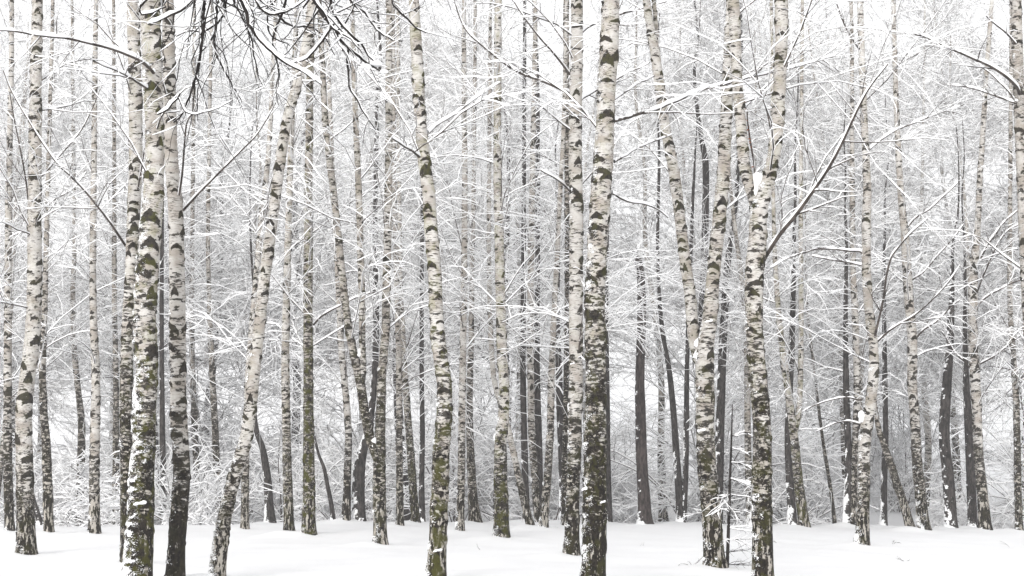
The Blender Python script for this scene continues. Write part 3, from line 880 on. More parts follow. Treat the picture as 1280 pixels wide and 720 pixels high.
def build_tree(spec, name, mat, twig_mat, rng, dark=False, group=None):
    pts = spec["pts"]
    d = spec.get("d") or ground_depth(pts[0][0], pts[0][1])
    seed = int(rng.integers(1, 900))
    sway = rng.uniform(-0.5, 0.5)
    P, R = stem_world(pts, d, rng=rng, sway=sway)
    gz = float(ground_z(P[0, 0], P[0, 1]))
    if spec.get("d"):            # foot hidden beyond the rise of the snow
        if P[0, 2] > gz + 0.02:
            step = np.array([P[0, 0] - (P[1, 0] - P[0, 0]) * 0.1, P[0, 1], gz])
            P = np.vstack([step, P]); R = np.concatenate([[R[0] * 1.06], R])
    origin = np.array([P[0, 0], P[0, 1], gz])
    MOUNDS.append((P[0, 0] - 0.10, P[0, 1] - 0.02, 0.30 + R[0] * 1.3, 0.085))
    MOUNDS.append((P[0, 0] + R[0] * 0.9, P[0, 1] - R[0] * 1.0, R[0] * 1.3 + 0.05, -0.045))
    # bury the foot
    down = P[0] - np.array([0, 0, 0.35])
    P = np.vstack([down, P]); R = np.concatenate([[R[0] * 1.12], R])
    top_z = P[-1, 2] - gz
    short = spec.get("kind") == "thin" or pts[-1][1] > 450
    if not short:
        P, R = extend_up(P, R, rng.uniform(3.0, 5.0), rng)
    near = d < 22
    mid = d < 34.6
    step = 0.022 if near else (0.04 if mid else 0.12)
    sides = 44 if near else (24 if mid else 14)
    t = thing(name, spec["label"], "tree", origin, group)
    all_stems = []
    seeds = rng.integers(1, 900, 8)

    def put_stem(P, R, part, cut):
        if len(P) > 3 and step < 0.1:
            pp, rr = resample(P, R, step)
        else:
            pp, rr = resample(P, R, step)
        hg = pp[:, 2] - gz
        me = trunk_mesh(part, pp - origin, rr, hg, sides, rng, mat, scars=(not dark), snow_amt=spec.get("snow", 0.0),
                        foot_snow=spec.get("foot_snow", 0.25), seed=int(rng.integers(1, 500)))
        o = link(part, me, t)
        o["tone"] = float(spec.get("tone", 0.2) * rng.uniform(0.8, 1.3))
        o["rough_height"] = float(spec.get("rough", 1.5)) * (1.3 if near else 0.95)
        o["plate"] = float(spec.get("plate", rng.uniform(0.35, 0.8)))
        o["moss"] = float(spec.get("moss", 0.15))
        o["seed"] = float(rng.uniform(0, 60))
        o["grain"] = float(rng.uniform(0.75, 1.45))
        c, r2 = resample(P - origin, R, 0.15)
        all_stems.append((c, r2, c[:, 2]))
        return o

    trunk = put_stem(P, R, "trunk", True)
    for st in spec.get("stems", []):
        SP, SR = stem_world(st, d, sway=rng.uniform(-0.3, 0.3))
        if st[-1][1] < 300 or not dark:
            SP, SR = extend_up(SP, SR, rng.uniform(2.5, 4.0), rng)
        put_stem(SP, SR, "stem", False)
    # snow cushions in forks and clumps caught on the bark
    for (cx, cy, cs) in spec.get("caps", []):
        c, m = unproj(cx, cy, d + 0.01)
        v, f = cat_parts([blob(c - origin, 0.062 * cs, 0.08 * cs, 0.10 * cs, seed + 3), blob(c - origin + np.array([-0.015 * cs, -0.03, -0.08 * cs]), 0.045 * cs, 0.06 * cs, 0.09 * cs, seed + 4)])
        o = link("snow_cushion", make_mesh("snow_cushion", v, [f], M_SNOW), trunk)
    nc = spec.get("clumps", 0) // 3
    cP, cR, cH = all_stems[0]
    for i in range(nc):
        cand = np.where((cH > 0.15) & (cH < min(4.2, cH.max() - 1)))[0]
        k = int(rng.choice(cand))
        az = rng.normal(math.radians(232), 0.6)
        rr = cR[k] * 0.97
        c = cP[k] + np.array([math.cos(az), math.sin(az), 0]) * rr
        s = rng.uniform(0.35, 1.0) * cR[k] / 0.16
        v, f = cat_parts([blob((0, 0, 0), 0.075 * s, 0.022 * s + 0.006, 0.028 * s, seed + 20 + i, 16, 12), blob((0.05 * s, -0.005, 0.02 * s), 0.04 * s, 0.02 * s, 0.022 * s, seed + 21 + i), blob((-0.06 * s, -0.005, -0.015 * s), 0.035 * s, 0.018 * s, 0.025 * s, seed + 22 + i)])
        ca, sa2 = math.cos(az + math.pi / 2), math.sin(az + math.pi / 2)
        v = np.stack([v[:, 0] * ca - v[:, 1] * sa2, v[:, 0] * sa2 + v[:, 1] * ca, v[:, 2]], 1) + c
        link("snow_lump", make_mesh("snow_lump", v, [f], M_SNOW), trunk)
    # traced limbs
    fine = []
    for (lp, dd, ls) in LIMBS.get(spec.get("key"), []):
        q, w = [], []
        n = len(lp)
        for i, (x, y, ww) in enumerate(lp):
            p, m = unproj(x, y, d + dd * (i / (n - 1)) ** 0.8)
            q.append(p - origin); w.append(ww * 0.5 * m * 0.8)
        q, w = resample(np.array(q), np.array(w), 0.07)
        q[1:-1] += (fbm(q[1:-1] * 3.0 + seed, seed, 2)[:, None] - 0.5) * 0.03 * rng.normal(0, 1, 3)
        lo = link("limb", make_mesh("limb", *_w(wood_tubes(q[None], w[None], 8)), twig_mat), t)
        sv, sf = snow_tubes(q[None], w[None], rng, 0.0075 * ls, 0.023 * ls, 7, 0.26, 8.0)
        link("snow_cover", make_mesh("snow_cover", sv, [sf], M_SNOW), lo)
        step_k = np.linspace(0, len(q) - 1, 8).astype(int)
        fine.append((q[step_k], w[step_k]))
    if spec.get("key") == "two_white":
        tw = fine[1][0]
        vs = []
        for i in range(34):
            a = tw[0] + (tw[-1] - tw[0]) * rng.uniform(0.1, 1.1) + rng.normal(0, 0.03, 3) + [-0.04, -0.02, 0]
            e1, e2 = rng.normal(0, 1, 3), rng.normal(0, 1, 3)
            e1 = e1 / np.linalg.norm(e1) * 0.024; e2 = e2 / np.linalg.norm(e2) * 0.012
            vs.append(np.stack([a - e1, a + e2 + [0, 0, 0.004], a + e1, a - e2 + [0, 0, 0.004]]))
        vs = np.concatenate(vs)
        link("leaves", make_mesh("leaves", vs, [np.arange(len(vs)).reshape(-1, 4)], M_LEAF), t)
    h0 = spec.get("h0", (3.6 if dark else 2.7) if not near else 4.6)
    if short:
        h0 = 0.8
    nb = spec.get("branches", 16 if not dark else 13)
    lv = crown_for(all_stems, rng, h0, nb, 2.3 if not short else 0.8, near, sub=6, twig=5, elev=46 if not dark else 32)
    if fine:
        LP = np.stack([a for a, b in fine]); LR = np.stack([b for a, b in fine])
        n2 = 5 * len(fine)
        P2, R2 = spawn(LP, LR, n2, rng, 0.2, 1.0, 45, 14, 0.42, 0.35, 0.6, 5, plane=0.2, up=0.02, droop=0.10, wander=0.13, rmin=0.004, lmin=0.3)
        P3, R3 = spawn(P2, R2, n2 * 5, rng, 0.1, 1.0, 42, 14, 0.5, 0.4, 0.65, 4, plane=0.3, droop=0.22, wander=0.24, rmin=0.0026, lmin=0.12)
        lv += [(P2, R2), (P3, R3)]
    if lv:
        (wv, wf), (sv, sf) = crown_meshes(lv, rng, 0.0065 if near else 0.008, 0.014 if near else 0.018, near, fine=0.55, fine_gap=0.12)
        c = link("crown", make_mesh("crown", wv, [wf], twig_mat), t)
        link("snow_clumps", make_mesh("snow_clumps", sv, [sf], M_SNOW), c)
    return t


def _w(vf):
    return vf[0], [vf[1]]


for i, s in enumerate(TREES):
    build_tree(s, "birch_tree", M_BIRCH, M_TWIG, np.random.default_rng(100 + i), False, "birches of the front rows")
for i, s in enumerate(DARK):
    s.setdefault("snow", 0.10)
    s.setdefault("foot_snow", 0.42)
    build_tree(s, "dark_tree", M_DARK, M_TWIG, np.random.default_rng(500 + i), True, "dark trunks behind the birches")

# the broken trunk
def build_snag():
    rng = np.random.default_rng(77)
    pts = [(806, 656, 19), (805.5, 635, 16.5), (804.5, 613, 15), (801.5, 560, 14), (800.5, 510, 12.8), (800, 470, 11.5), (802, 400, 11), (802, 370, 10.5), (800.5, 340, 9.3), (799, 328, 7.5), (798, 320, 4.5)]
    d = 34.6
    P, R = stem_world(pts, d)
    gz = float(ground_z(P[0, 0], P[0, 1]))
    P = np.vstack([[P[0, 0], P[0, 1], gz - 0.3], P]); R = np.concatenate([[R[0] * 1.15], R])
    origin = np.array([P[0, 0], P[0, 1], gz])
    t = thing("broken_trunk", "brown barkless broken trunk with a jagged top, standing in the middle gap", "dead tree", origin)
    pp, rr = resample(P, R, 0.05)
    o = link("trunk", trunk_mesh("trunk", pp - origin, rr, pp[:, 2] - gz, 20, rng, M_SNAG, scars=False, snow_amt=0.10, foot_snow=0.25, seed=8), t)
    o["seed"] = 4.0; o["grain"] = 1.0
    top = pp[-1] - origin
    for k in range(5):
        b = top + [rng.uniform(-0.07, 0.07), rng.uniform(-0.05, 0.05), -0.30]
        sp = np.array([[b, b + [0.0, 0.0, 0.2], b + [rng.uniform(-0.02, 0.02), 0, rng.uniform(0.26, 0.40)]]])
        link("splinter", make_mesh("splinter", *_w(wood_tubes(sp, np.array([[0.035, 0.028, 0.004]]), 5)), M_SNAG), o)["grain"] = 1.0
    for (x, y, s) in []:
        c, m = unproj(x, y, d - 0.16)
        v, f = blob(c - origin, 0.10 * s, 0.06 * s, 0.12 * s, int(x))
        link("snow_lump", make_mesh("snow_lump", v, [f], M_SNOW), o)


build_snag()


# ------------------------------------------------------------------ young spruce in front
def build_spruce():
    rng = np.random.default_rng(21)
    pts = [(909, 713, 4.6), (911, 650, 4.0), (912.5, 600, 3.4), (914, 560, 2.6), (915, 525, 1.6), (915.5, 505, 0.9)]
    d = ground_depth(909, 713)
    P, R = stem_world(pts, d)
    gz = float(ground_z(P[0, 0], P[0, 1]))
    P = np.vstack([P[0] - [0, 0, 0.2], P]); R = np.concatenate([[R[0] * 1.1], R])
    origin = np.array([P[0, 0], P[0, 1], gz])
    t = thing("spruce_sapling", "spindly young spruce with flat snowy side twigs, between the two big right birches", "sapling", origin)
    pp, rr = resample(P - origin, R, 0.03)
    link("trunk", make_mesh("trunk", *_w(wood_tubes(pp[None], rr[None], 8)), M_TWIG_DARK), t)
    pos, dr, ln, r0 = [], [], [], []
    for (y, n, L, lift) in [(545, 3, 0.25, 0.1), (560, 3, 0.4, -0.05), (578, 4, 0.55, -0.1), (598, 4, 0.65, -0.16), (618, 4, 0.7, -0.2), (636, 3, 0.65, -0.2), (660, 4, 0.42, -0.05), (674, 5, 0.5, 0.0), (690, 5, 0.5, 0.05), (706, 4, 0.5, 0.05)]:
        c, m = unproj(np.interp(y, [505, 713], [915.5, 909]), y, d)
        for q in range(n):
            az = rng.uniform(-1.3, 1.3) + (0 if rng.uniform() < 0.68 else math.pi)
            pos.append(c - origin); dr.append([math.cos(az), math.sin(az), lift]); ln.append(L * rng.uniform(0.6, 1.15)); r0.append(0.0065 if y < 650 else 0.005)
    pos, dr, ln, r0 = map(np.array, (pos, dr, ln, r0))
    P1, R1 = grow(pos, dr, ln, r0, 6, rng, up=-0.01, droop=0.08, wander=0.11)
    P2, R2 = spawn(P1, R1, len(P1) * 7, rng, 0.15, 1.0, 45, 12, 0.42, 0.3, 0.7, 4, plane=0.6, droop=0.1, wander=0.12, rmin=0.0024, lmin=0.05)
    green = (pos[:, 2] > 0.38)
    w = [wood_tubes(P1, R1, 4), wood_tubes(P2, R2, 3)]
    c = link("crown", make_mesh("crown", *_w(cat_parts(w)), M_TWIG_DARK), t)
    sn = [snow_tubes(P1[green], R1[green], rng, 0.004, 0.010, 7, 0.30, 9), snow_tubes(P2[P2[:, 0, 2] > 0.38], R2[P2[:, 0, 2] > 0.38], rng, 0.004, 0.008, 3, 0.30, 9)]
    link("snow_cover", make_mesh("snow_cover", *_w(cat_parts(sn)), M_SNOW), c)


build_spruce()


# ------------------------------------------------------------------ tree beside the camera whose dark limb hangs into the top of the frame
def build_overhang():
    rng = np.random.default_rng(31)
    d0 = 9.5
    base = np.array([-3.4, 3.2, 0.0])
    base[2] = float(ground_z(base[0], base[1]))
    t = thing("overhanging_tree", "dark snow-laden boughs drooping into the top of the picture, black twigs spread out", "tree", base)
    P = np.array([[0, 0, -0.3], [0.02, 0, 0.0], [0.05, 0.03, 1.5], [0.0, 0.1, 3.2], [0.1, 0.2, 5.0], [0.05, 0.3, 7.5], [0.1, 0.3, 10.0]])
    R = np.array([0.24, 0.21, 0.17, 0.155, 0.14, 0.10, 0.03])
    pp, rr = resample(P, R, 0.06)
    o = link("trunk", trunk_mesh("trunk", pp, rr, pp[:, 2], 20, rng, M_DARK, scars=False, snow_amt=0.0, seed=3), t)
    o["seed"] = 9.0; o["grain"] = 1.2
    tip = unproj(360, -75, d0)[0] - base
    q, w = resample(np.array([[0.06, 0.2, 4.3], [0.5, 1.8, 5.1], tip * 0.55 + [0, 0, 2.55], tip * 0.8 + [0, 0, 1.2], tip]), np.array([0.07, 0.06, 0.048, 0.036, 0.026]), 0.08)
    main = link("limb", make_mesh("limb", *_w(wood_tubes(q[None], w[None], 10)), M_TWIG_DARK), t)
    link("snow_cover", make_mesh("snow_cover", *_w(snow_tubes(q[None], w[None], rng, 0.02, 0.04, 7, 0.05, 2.0)), M_SNOW), main)
    traced = [  # (depth offset, snow, points)
        (0.0, 0.9, [(372, -60, 7), (380, -30, 6), (392, 0, 5.2), (417, 30, 4.5), (435, 57, 3.8), (450, 69, 3.2), (463, 78, 2.5), (480, 88, 2)]),
        (0.1, 0.8, [(400, -40, 4.5), (410, 0, 4), (420, 27, 3.5), (438, 50, 3), (453, 67, 2.4), (464, 78, 2)]),
        (0.0, 0.3, [(435, 57, 3.2), (436, 85, 3), (438, 110, 2.6), (446, 130, 2.3), (453, 143, 2), (467, 167, 1.5)]),
        (-0.1, 1.5, [(417, 30, 3.6), (408, 44, 3.2), (397, 57, 3), (385, 68, 2.7), (375, 74, 2.4), (357, 80, 1.8)]),
        (-0.4, 2.1, [(285, -35, 5.5), (295, 0, 5), (303, 22, 4.6), (310, 40, 4.2), (330, 65, 3.6), (345, 78, 3.2), (360, 88, 2.8), (375, 97, 2.3), (390, 106, 1.8)]),
        (-0.2, 0.5, [(247, -40, 5), (245, 0, 4.3), (241, 28, 4), (238, 55, 3.6), (234, 80, 3.3), (230, 100, 3), (224, 118, 2.7), (214, 133, 2.3), (200, 144, 1.8)]),
        (-0.2, 1.6, [(225, 117, 2.4), (219, 128, 2.4), (210, 136, 2.4), (198, 143, 2)]),
        (-0.2, 0.7, [(223, 122, 2), (230, 136, 1.9), (240, 142, 1.6), (262, 139, 1.4), (280, 130, 1.2), (292, 122, 1)]),
        (0.2, 0.5, [(264, -30, 4.2), (267, 0, 3.8), (268, 40, 3.4), (270, 60, 3), (276, 80, 2.6), (284, 95, 2.2), (295, 112, 1.8), (305, 132, 1.3)]),
        (0.2, 1.2, [(268, 42, 2.8), (262, 52, 2.5), (256, 60, 2.2), (243, 69, 1.6)]),
        (0.1, 1.9, [(262, -30, 4.5), (246, 0, 4.2), (232, 11, 3.6), (222, 15, 3.2), (213, 19, 2.8), (203, 23, 2.2), (190, 25, 1.6)]),
        (0.1, 1.9, [(215, -35, 4), (180, -8, 3.6), (172, 4, 3.2), (178, 9, 2.6), (192, 6, 2), (208, 2, 1.5)]),
        (0.3, 0.3, [(292, -10, 3.4), (300, 25, 3), (308, 40, 2.7), (315, 52, 2.4), (318, 75, 2), (322, 95, 1.6), (328, 118, 1.1)]),
        (-0.3, 0.4, [(386, -30, 4), (394, -5, 3.6), (405, 14, 3), (418, 30, 2.6), (434, 40, 2), (450, 60, 1.3)]),
        (0.2, 0.6, [(330, -20, 3.6), (331, 8, 3), (334, 30, 2.6), (338, 42, 2.1), (352, 50, 1.6), (362, 54, 1.2)]),
        (0.4, 1.2, [(453, -30, 3.5), (440, 10, 3), (428, 25, 2.5), (415, 36, 2)]),
        (0.3, 0.8, [(340, -40, 4.2), (346, 0, 3.6), (356, 22, 3.2), (372, 34, 2.8), (392, 36, 2.3), (412, 50, 1.8), (424, 72, 1.3)]),
        (-0.2, 0.9, [(310, -30, 4), (322, 6, 3.4), (340, 20, 3), (362, 14, 2.5), (380, 4, 2)]),
        (0.0, 0.6, [(366, -40, 4), (360, 0, 3.4), (350, 30, 3), (346, 58, 2.6), (352, 86, 2.2), (348, 112, 1.6), (354, 130, 1.2)]),
        (0.4, 0.8, [(280, -40, 4), (283, -5, 3.4), (276, 20, 3), (258, 34, 2.5), (240, 36, 2), (222, 44, 1.5)]),
        (0.2, 0.7, [(430, -40, 4), (440, -5, 3.4), (462, 16, 2.8), (478, 40, 2.2), (500, 52, 1.6)]),
        (0.5, 1.1, [(500, -30, 3.6), (490, 0, 3), (505, 18, 2.6), (520, 33, 2.2), (535, 38, 1.6)]),
    ]
    lp, lr = [], []
    for (dd, s, pts) in traced:
        p, r = [], []
        for (x, y, ww) in pts:
            a, m = unproj(x, y, d0 + dd)
            p.append(a - base); r.append(ww * 0.5 * m * 0.98)
        # the first point joins the main limb or the bough it leaves
        p, r = np.array(p), np.array(r)
        if pts[0][1] < 0:
            j = q[-1] if pts[0][0] > 340 else q[int(len(q) * 0.86)]
            p = np.vstack([j, p]); r = np.concatenate([[r[0] * 1.15], r])
        p, r = resample(p, r, 0.035)
        p[2:] += np.cumsum(rng.normal(0, 0.0045, p[2:].shape), 0)
        b = link("bough", make_mesh("bough", *_w(wood_tubes(p[None], r[None], 7)), M_TWIG_DARK), t)
        link("snow_cover", make_mesh("snow_cover", *_w(snow_tubes(p[None], r[None], rng, 0.0026 * s, 0.0105 * s, 7, 0.30, 9.0)), M_SNOW), b)
        k = np.linspace(max(len(p) // 5, 1), len(p) - 1, 8).astype(int)
        lp.append(p[k]); lr.append(r[k])
    LP, LR = np.stack(lp), np.stack(lr)
    P2, R2 = spawn(LP, LR, 150, rng, 0.05, 1.0, 48, 14, 0.50, 0.4, 0.6, 8, plane=0.0, droop=0.10, wander=0.20, rmin=0.0028, lmin=0.1)
    P3, R3 = spawn(P2, R2, 300, rng, 0.1, 0.95, 45, 14, 0.55, 0.4, 0.7, 6, plane=0.0, droop=0.15, wander=0.24, rmin=0.002, lmin=0.06)
    c = link("crown", make_mesh("crown", *_w(cat_parts([wood_tubes(P2, R2, 4), wood_tubes(P3, R3, 3)])), M_TWIG_DARK), t)
    link("snow_cover", make_mesh("snow_cover", *_w(cat_parts([snow_tubes(P2, R2, rng, 0.002, 0.007, 7, 0.40, 8), snow_tubes(P3, R3, rng, 0.002, 0.005, 3, 0.42, 8)])), M_SNOW), c)
    # heaped snow at the end of the longest bough
    v = []
    for i, (x, y, s) in enumerate([(458, 84, .62), (470, 80, .7), (480, 90, 0.5), (450, 90, 0.45), (474, 72, 0.4)]):
        cpt = unproj(x, y, d0 - 0.02)[0] - base
        v.append(blob(cpt, 0.06 * s, 0.05 * s, 0.035 * s, 40 + i))
    link("snow_heap", make_mesh("snow_heap", *_w(cat_parts(v)), M_SNOW), t)


build_overhang()

# ------------------------------------------------------------------ background: models of trees and bushes, copied
def model_tree(kind, seed):
    rng = np.random.default_rng(seed)
    if kind == "birch":
        H = 15.0
        n = 9
        z = np.linspace(0, H, n)
        P = np.stack([np.cumsum(rng.normal(0, 0.10, n)), np.cumsum(rng.normal(0, 0.10, n)), z], 1)
        P[:, :2] -= P[0, :2]
        R = np.linspace(0.105, 0.015, n); R[0] *= 1.2
    elif kind == "dark":
        H = 15.0
        n = 9
        z = np.linspace(0, H, n)
        P = np.stack([np.cumsum(rng.normal(0, 0.16, n)), np.cumsum(rng.normal(0, 0.16, n)), z], 1)
        P[:, :2] -= P[0, :2]
        R = np.linspace(0.17, 0.02, n); R[0] *= 1.2
    P = np.vstack([P[0] - [0, 0, 0.5], P]); R = np.concatenate([[R[0]], R])
    pp, rr = resample(P, R, 0.12)
    dark = kind == "dark"
    tm = trunk_mesh("trunk", pp, rr, pp[:, 2], 12, rng, M_DARK if dark else M_BIRCH, scars=False, snow_amt=0.06, seed=seed)
    c, r2 = resample(P, R, 0.15)
    prim = stem_branches(c, r2, c[:, 2], rng, 3.0, H - 0.2, 58 if not dark else 62, 3.0 if not dark else 3.6, 40 if not dark else 28, 14, k=7)
    P1, R1 = prim
    P2, R2 = spawn(P1, R1, len(P1) * 11, rng, 0.12, 0.97, 44, 21, 0.42, 0.55, 0.62, 6, plane=0.4, droop=0.12, wander=0.19, rmin=0.0042, lmin=0.3, tip=0.4)
    P3, R3 = spawn(P2, R2, len(P2) * 8, rng, 0.1, 1.0, 46, 24, 0.52, 0.55, 0.65, 5, plane=0.3, droop=0.20, wander=0.24, rmin=0.0036, lmin=0.18, tip=0.5)
    (wv, wf), (sv, sf) = crown_meshes([(P1, R1), (P2, R2), (P3, R3)], rng, 0.0078, 0.0175, False, gaps=0.24, fine=0.55, fine_gap=0.14)
    tw = M_TWIG
    return tm, make_mesh("crown", wv, [wf], tw), make_mesh("snow_clumps", sv, [sf], M_SNOW)


def model_bush(seed, H):
    rng = np.random.default_rng(seed)
    n = int(rng.integers(7, 12))
    az = rng.uniform(0, 2 * math.pi, n)
    el = np.radians(rng.uniform(48, 84, n) if H > 2 else rng.uniform(25, 80, n))
    d = np.stack([np.cos(az) * np.cos(el), np.sin(az) * np.cos(el), np.sin(el)], 1)
    pos = np.stack([np.cos(az), np.sin(az), np.zeros(n)], 1) * rng.uniform(0.03, 0.25, n)[:, None]
    pos[:, 2] = -0.2
    P0, R0 = grow(pos, d, H * rng.uniform(0.75, 1.25, n), rng.uniform(0.014, 0.030, n), 9, rng, up=-0.02, droop=0.28, wander=0.08)
    P1, R1 = spawn(P0, R0, n * 9, rng, 0.04, 0.98, 46, 14, 0.42, 0.3, 0.6, 7, plane=0.5, droop=0.14, wander=0.12, rmin=0.006, lmin=0.3, tip=0.4)
    P2, R2 = spawn(P1, R1, len(P1) * 6, rng, 0.1, 1.0, 48, 22, 0.46, 0.55, 0.65, 5, plane=0.4, droop=0.16, wander=0.22, rmin=0.0028, lmin=0.18, tip=0.5)
    P3, R3 = spawn(P2, R2, len(P2) * 3, rng, 0.05, 1.0, 50, 25, 0.5, 0.5, 0.7, 4, plane=0.3, droop=0.16, wander=0.28, rmin=0.0022, lmin=0.12, tip=0.6)
    sw, ss = [], []
    stems = make_mesh("stems", *_w(cat_parts([wood_tubes(P0, R0, 6), wood_tubes(P1, R1 * 1.25, 4)])), M_TWIG)
    (wv, wf), (sv, sf) = crown_meshes([(P1, R1), (P2, R2), (P3, R3)], rng, 0.0080, 0.022, False, gaps=0.14, fine=0.75, fine_gap=0.08)
    s0 = snow_tubes(P0, R0, rng, 0.012, 0.024, 3, 0.1)
    sv, sf = cat_parts([(sv, sf), s0])
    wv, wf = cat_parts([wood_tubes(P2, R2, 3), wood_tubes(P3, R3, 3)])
    return make_mesh("crown", wv, [wf], M_TWIG_PALE), make_mesh("snow_clumps", sv, [sf], M_SNOW), stems


BIRCH_MODELS = [model_tree("birch", 900 + i) for i in range(4)]
DARK_MODELS = [model_tree("dark", 950 + i) for i in range(3)]
BUSH_MODELS = [model_bush(980 + i, h) for i, h in enumerate((2.6, 3.4, 4.2, 3.0, 1.7, 1.9))]


def place_tree(x, y, model, dark, s, rot, rng, label, name, group):
    z = float(ground_z(x, y))
    t = thing(name, label, "tree", (x, y, z), group)
    t.rotation_euler = (rng.normal(0, 0.03), rng.normal(0, 0.03), rot)
    t.scale = (s, s, s)
    tr = link("trunk", model[0], t)
    tr["tone"] = float(rng.uniform(0.1, 0.6)); tr["rough_height"] = float(rng.uniform(1.2, 2.5)); tr["moss"] = 0.2; tr["plate"] = 0.6; tr["grain"] = 1.0; tr["seed"] = float(rng.uniform(0, 60))
    c = link("crown", model[1], t)
    link("snow_clumps", model[2], c)


def px_of(x, y):
    return 640 + F * x / (y * CA)


KEEP = [(s["pts"][min(2, len(s["pts"]) - 1)][0], s["d"]) for s in DARK] + [(804, 34.6)]


def hides(px, y, wide):
    return (abs(px - 804) < wide * 2.4 and y < 42) or any(abs(px - a) < wide and y < dd + 0.8 for a, dd in KEEP)


brng = np.random.default_rng(5)
spots = [(13.6, 57.0), (17.5, 56.5), (3.0, 58.0), (14.5, 44.0), (14.9, 52.0), (17.6, 50.0), (11.0, 47.0), (-11.5, 45.0)]
tries = 0
while len(spots) < 30 and tries < 8000:
    tries += 1
    y = 35 + 25 * brng.uniform() ** 0.9
    x = brng.uniform(-0.40, 0.40) * y
    px = px_of(x, y)
    if 700 < px < 860 and brng.uniform() < 0.72:      # the open gap in the middle
        continue
    if 290 < px < 350 and brng.uniform() < 0.5:
        continue
    if hides(px, y, 12):
        continue
    if all((x - a) ** 2 + (y - b) ** 2 > 2.3 ** 2 for a, b in spots):
        spots.append((x, y))
for i, (x, y) in enumerate(spots):
    dark = brng.uniform() < 0.24
    m = DARK_MODELS[i % 3] if dark else BIRCH_MODELS[i % 4]
    s = brng.uniform(0.85, 1.12) * min(max(y / 42.0, 0.85), 1.7)
    if dark:
        place_tree(x, y, m, True, s, brng.uniform(0, 6.28), brng, "hazy dark-barked tree deep in the wood, veiled by snowy twigs", "dark_tree", "dark trees deep in the wood")
    else:
        place_tree(x, y, m, False, s, brng.uniform(0, 6.28), brng, "hazy slender birch deep in the wood, veiled by snowy twigs", "birch_tree", "birches deep in the wood")

bspots = []
while len(bspots) < 54:
    y = 36.0 + 26 * brng.uniform() ** 1.3
    x = brng.uniform(-0.40, 0.40) * y
    if hides(px_of(x, y), y, 20):
        continue
    if all((x - a) ** 2 + (y - b) ** 2 > 0.85 ** 2 for a, b in bspots):
        bspots.append((x, y))
for i, (x, y) in enumerate(bspots):
    m = BUSH_MODELS[4 + i % 2] if (i % 2) else BUSH_MODELS[i % 4]
    t = thing("bush", "snow-covered leafless bush arching among the back trunks", "bush", (x, y, float(ground_z(x, y))), "snowy bushes among the back trunks")
    s = brng.uniform(0.8, 1.35)
    t.rotation_euler = (0, 0, brng.uniform(0, 6.28)); t.scale = (s, s, s)
    c = link("crown", m[0], t)
    link("snow_clumps", m[1], c)
    link("stems", m[2], t)

# ------------------------------------------------------------------ the far wood, one mass
def far_wood():
    rng = np.random.default_rng(61)
    W, Sn = [], []
    n = 16
    for i in range(n):
        y = rng.uniform(105, 175)
        x = rng.uniform(-0.42, 0.42) * y
        if 700 < px_of(x, y) < 850 and rng.uniform() < 0.5:
            continue
        H = rng.uniform(9, 17)
        z0 = float(ground_z(x, y))
        k = 7
        P = np.stack([x + np.cumsum(rng.normal(0, 0.12, k)), y + np.cumsum(rng.normal(0, 0.12, k)), z0 - 0.5 + np.linspace(0, H, k)], 1)[None]
        R = np.linspace(rng.uniform(0.1, 0.2), 0.02, k)[None]
        c, r2 = resample(P[0], R[0], 0.3)
        P1, R1 = stem_branches(c, r2, c[:, 2] - z0, rng, 0.8, H - 0.4, 44, 3.2, 36, 15, k=5)
        P2, R2 = spawn(P1, R1, 330, rng, 0.15, 0.97, 42, 13, 0.5, 0.35, 0.62, 4, plane=0.4, droop=0.15, wander=0.14, rmin=0.006, lmin=0.4)
        P3, R3 = spawn(P2, R2, 1100, rng, 0.1, 1.0, 42, 14, 0.6, 0.4, 0.65, 3, plane=0.3, droop=0.25, wander=0.17, rmin=0.004, lmin=0.25)
        W += [wood_tubes(P, R, 8)] + [wood_tubes(a, b, 3) for a, b in ((P1, R1), (P2, R2), (P3, R3))]
        Sn += [snow_tubes(a, b, rng, 0.026, 0.050, 3, 0.04) for a, b in ((P1, R1), (P2, R2), (P3, R3))]
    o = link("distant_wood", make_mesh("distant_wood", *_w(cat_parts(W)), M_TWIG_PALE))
    tag(o, "pale mass of distant snowy trees closing off the view", "wood", None, "stuff")
    s = link("snow_cover", make_mesh("snow_cover", *_w(cat_parts(Sn)), M_SNOW), o)
    s["kind"] = "stuff"


far_wood()

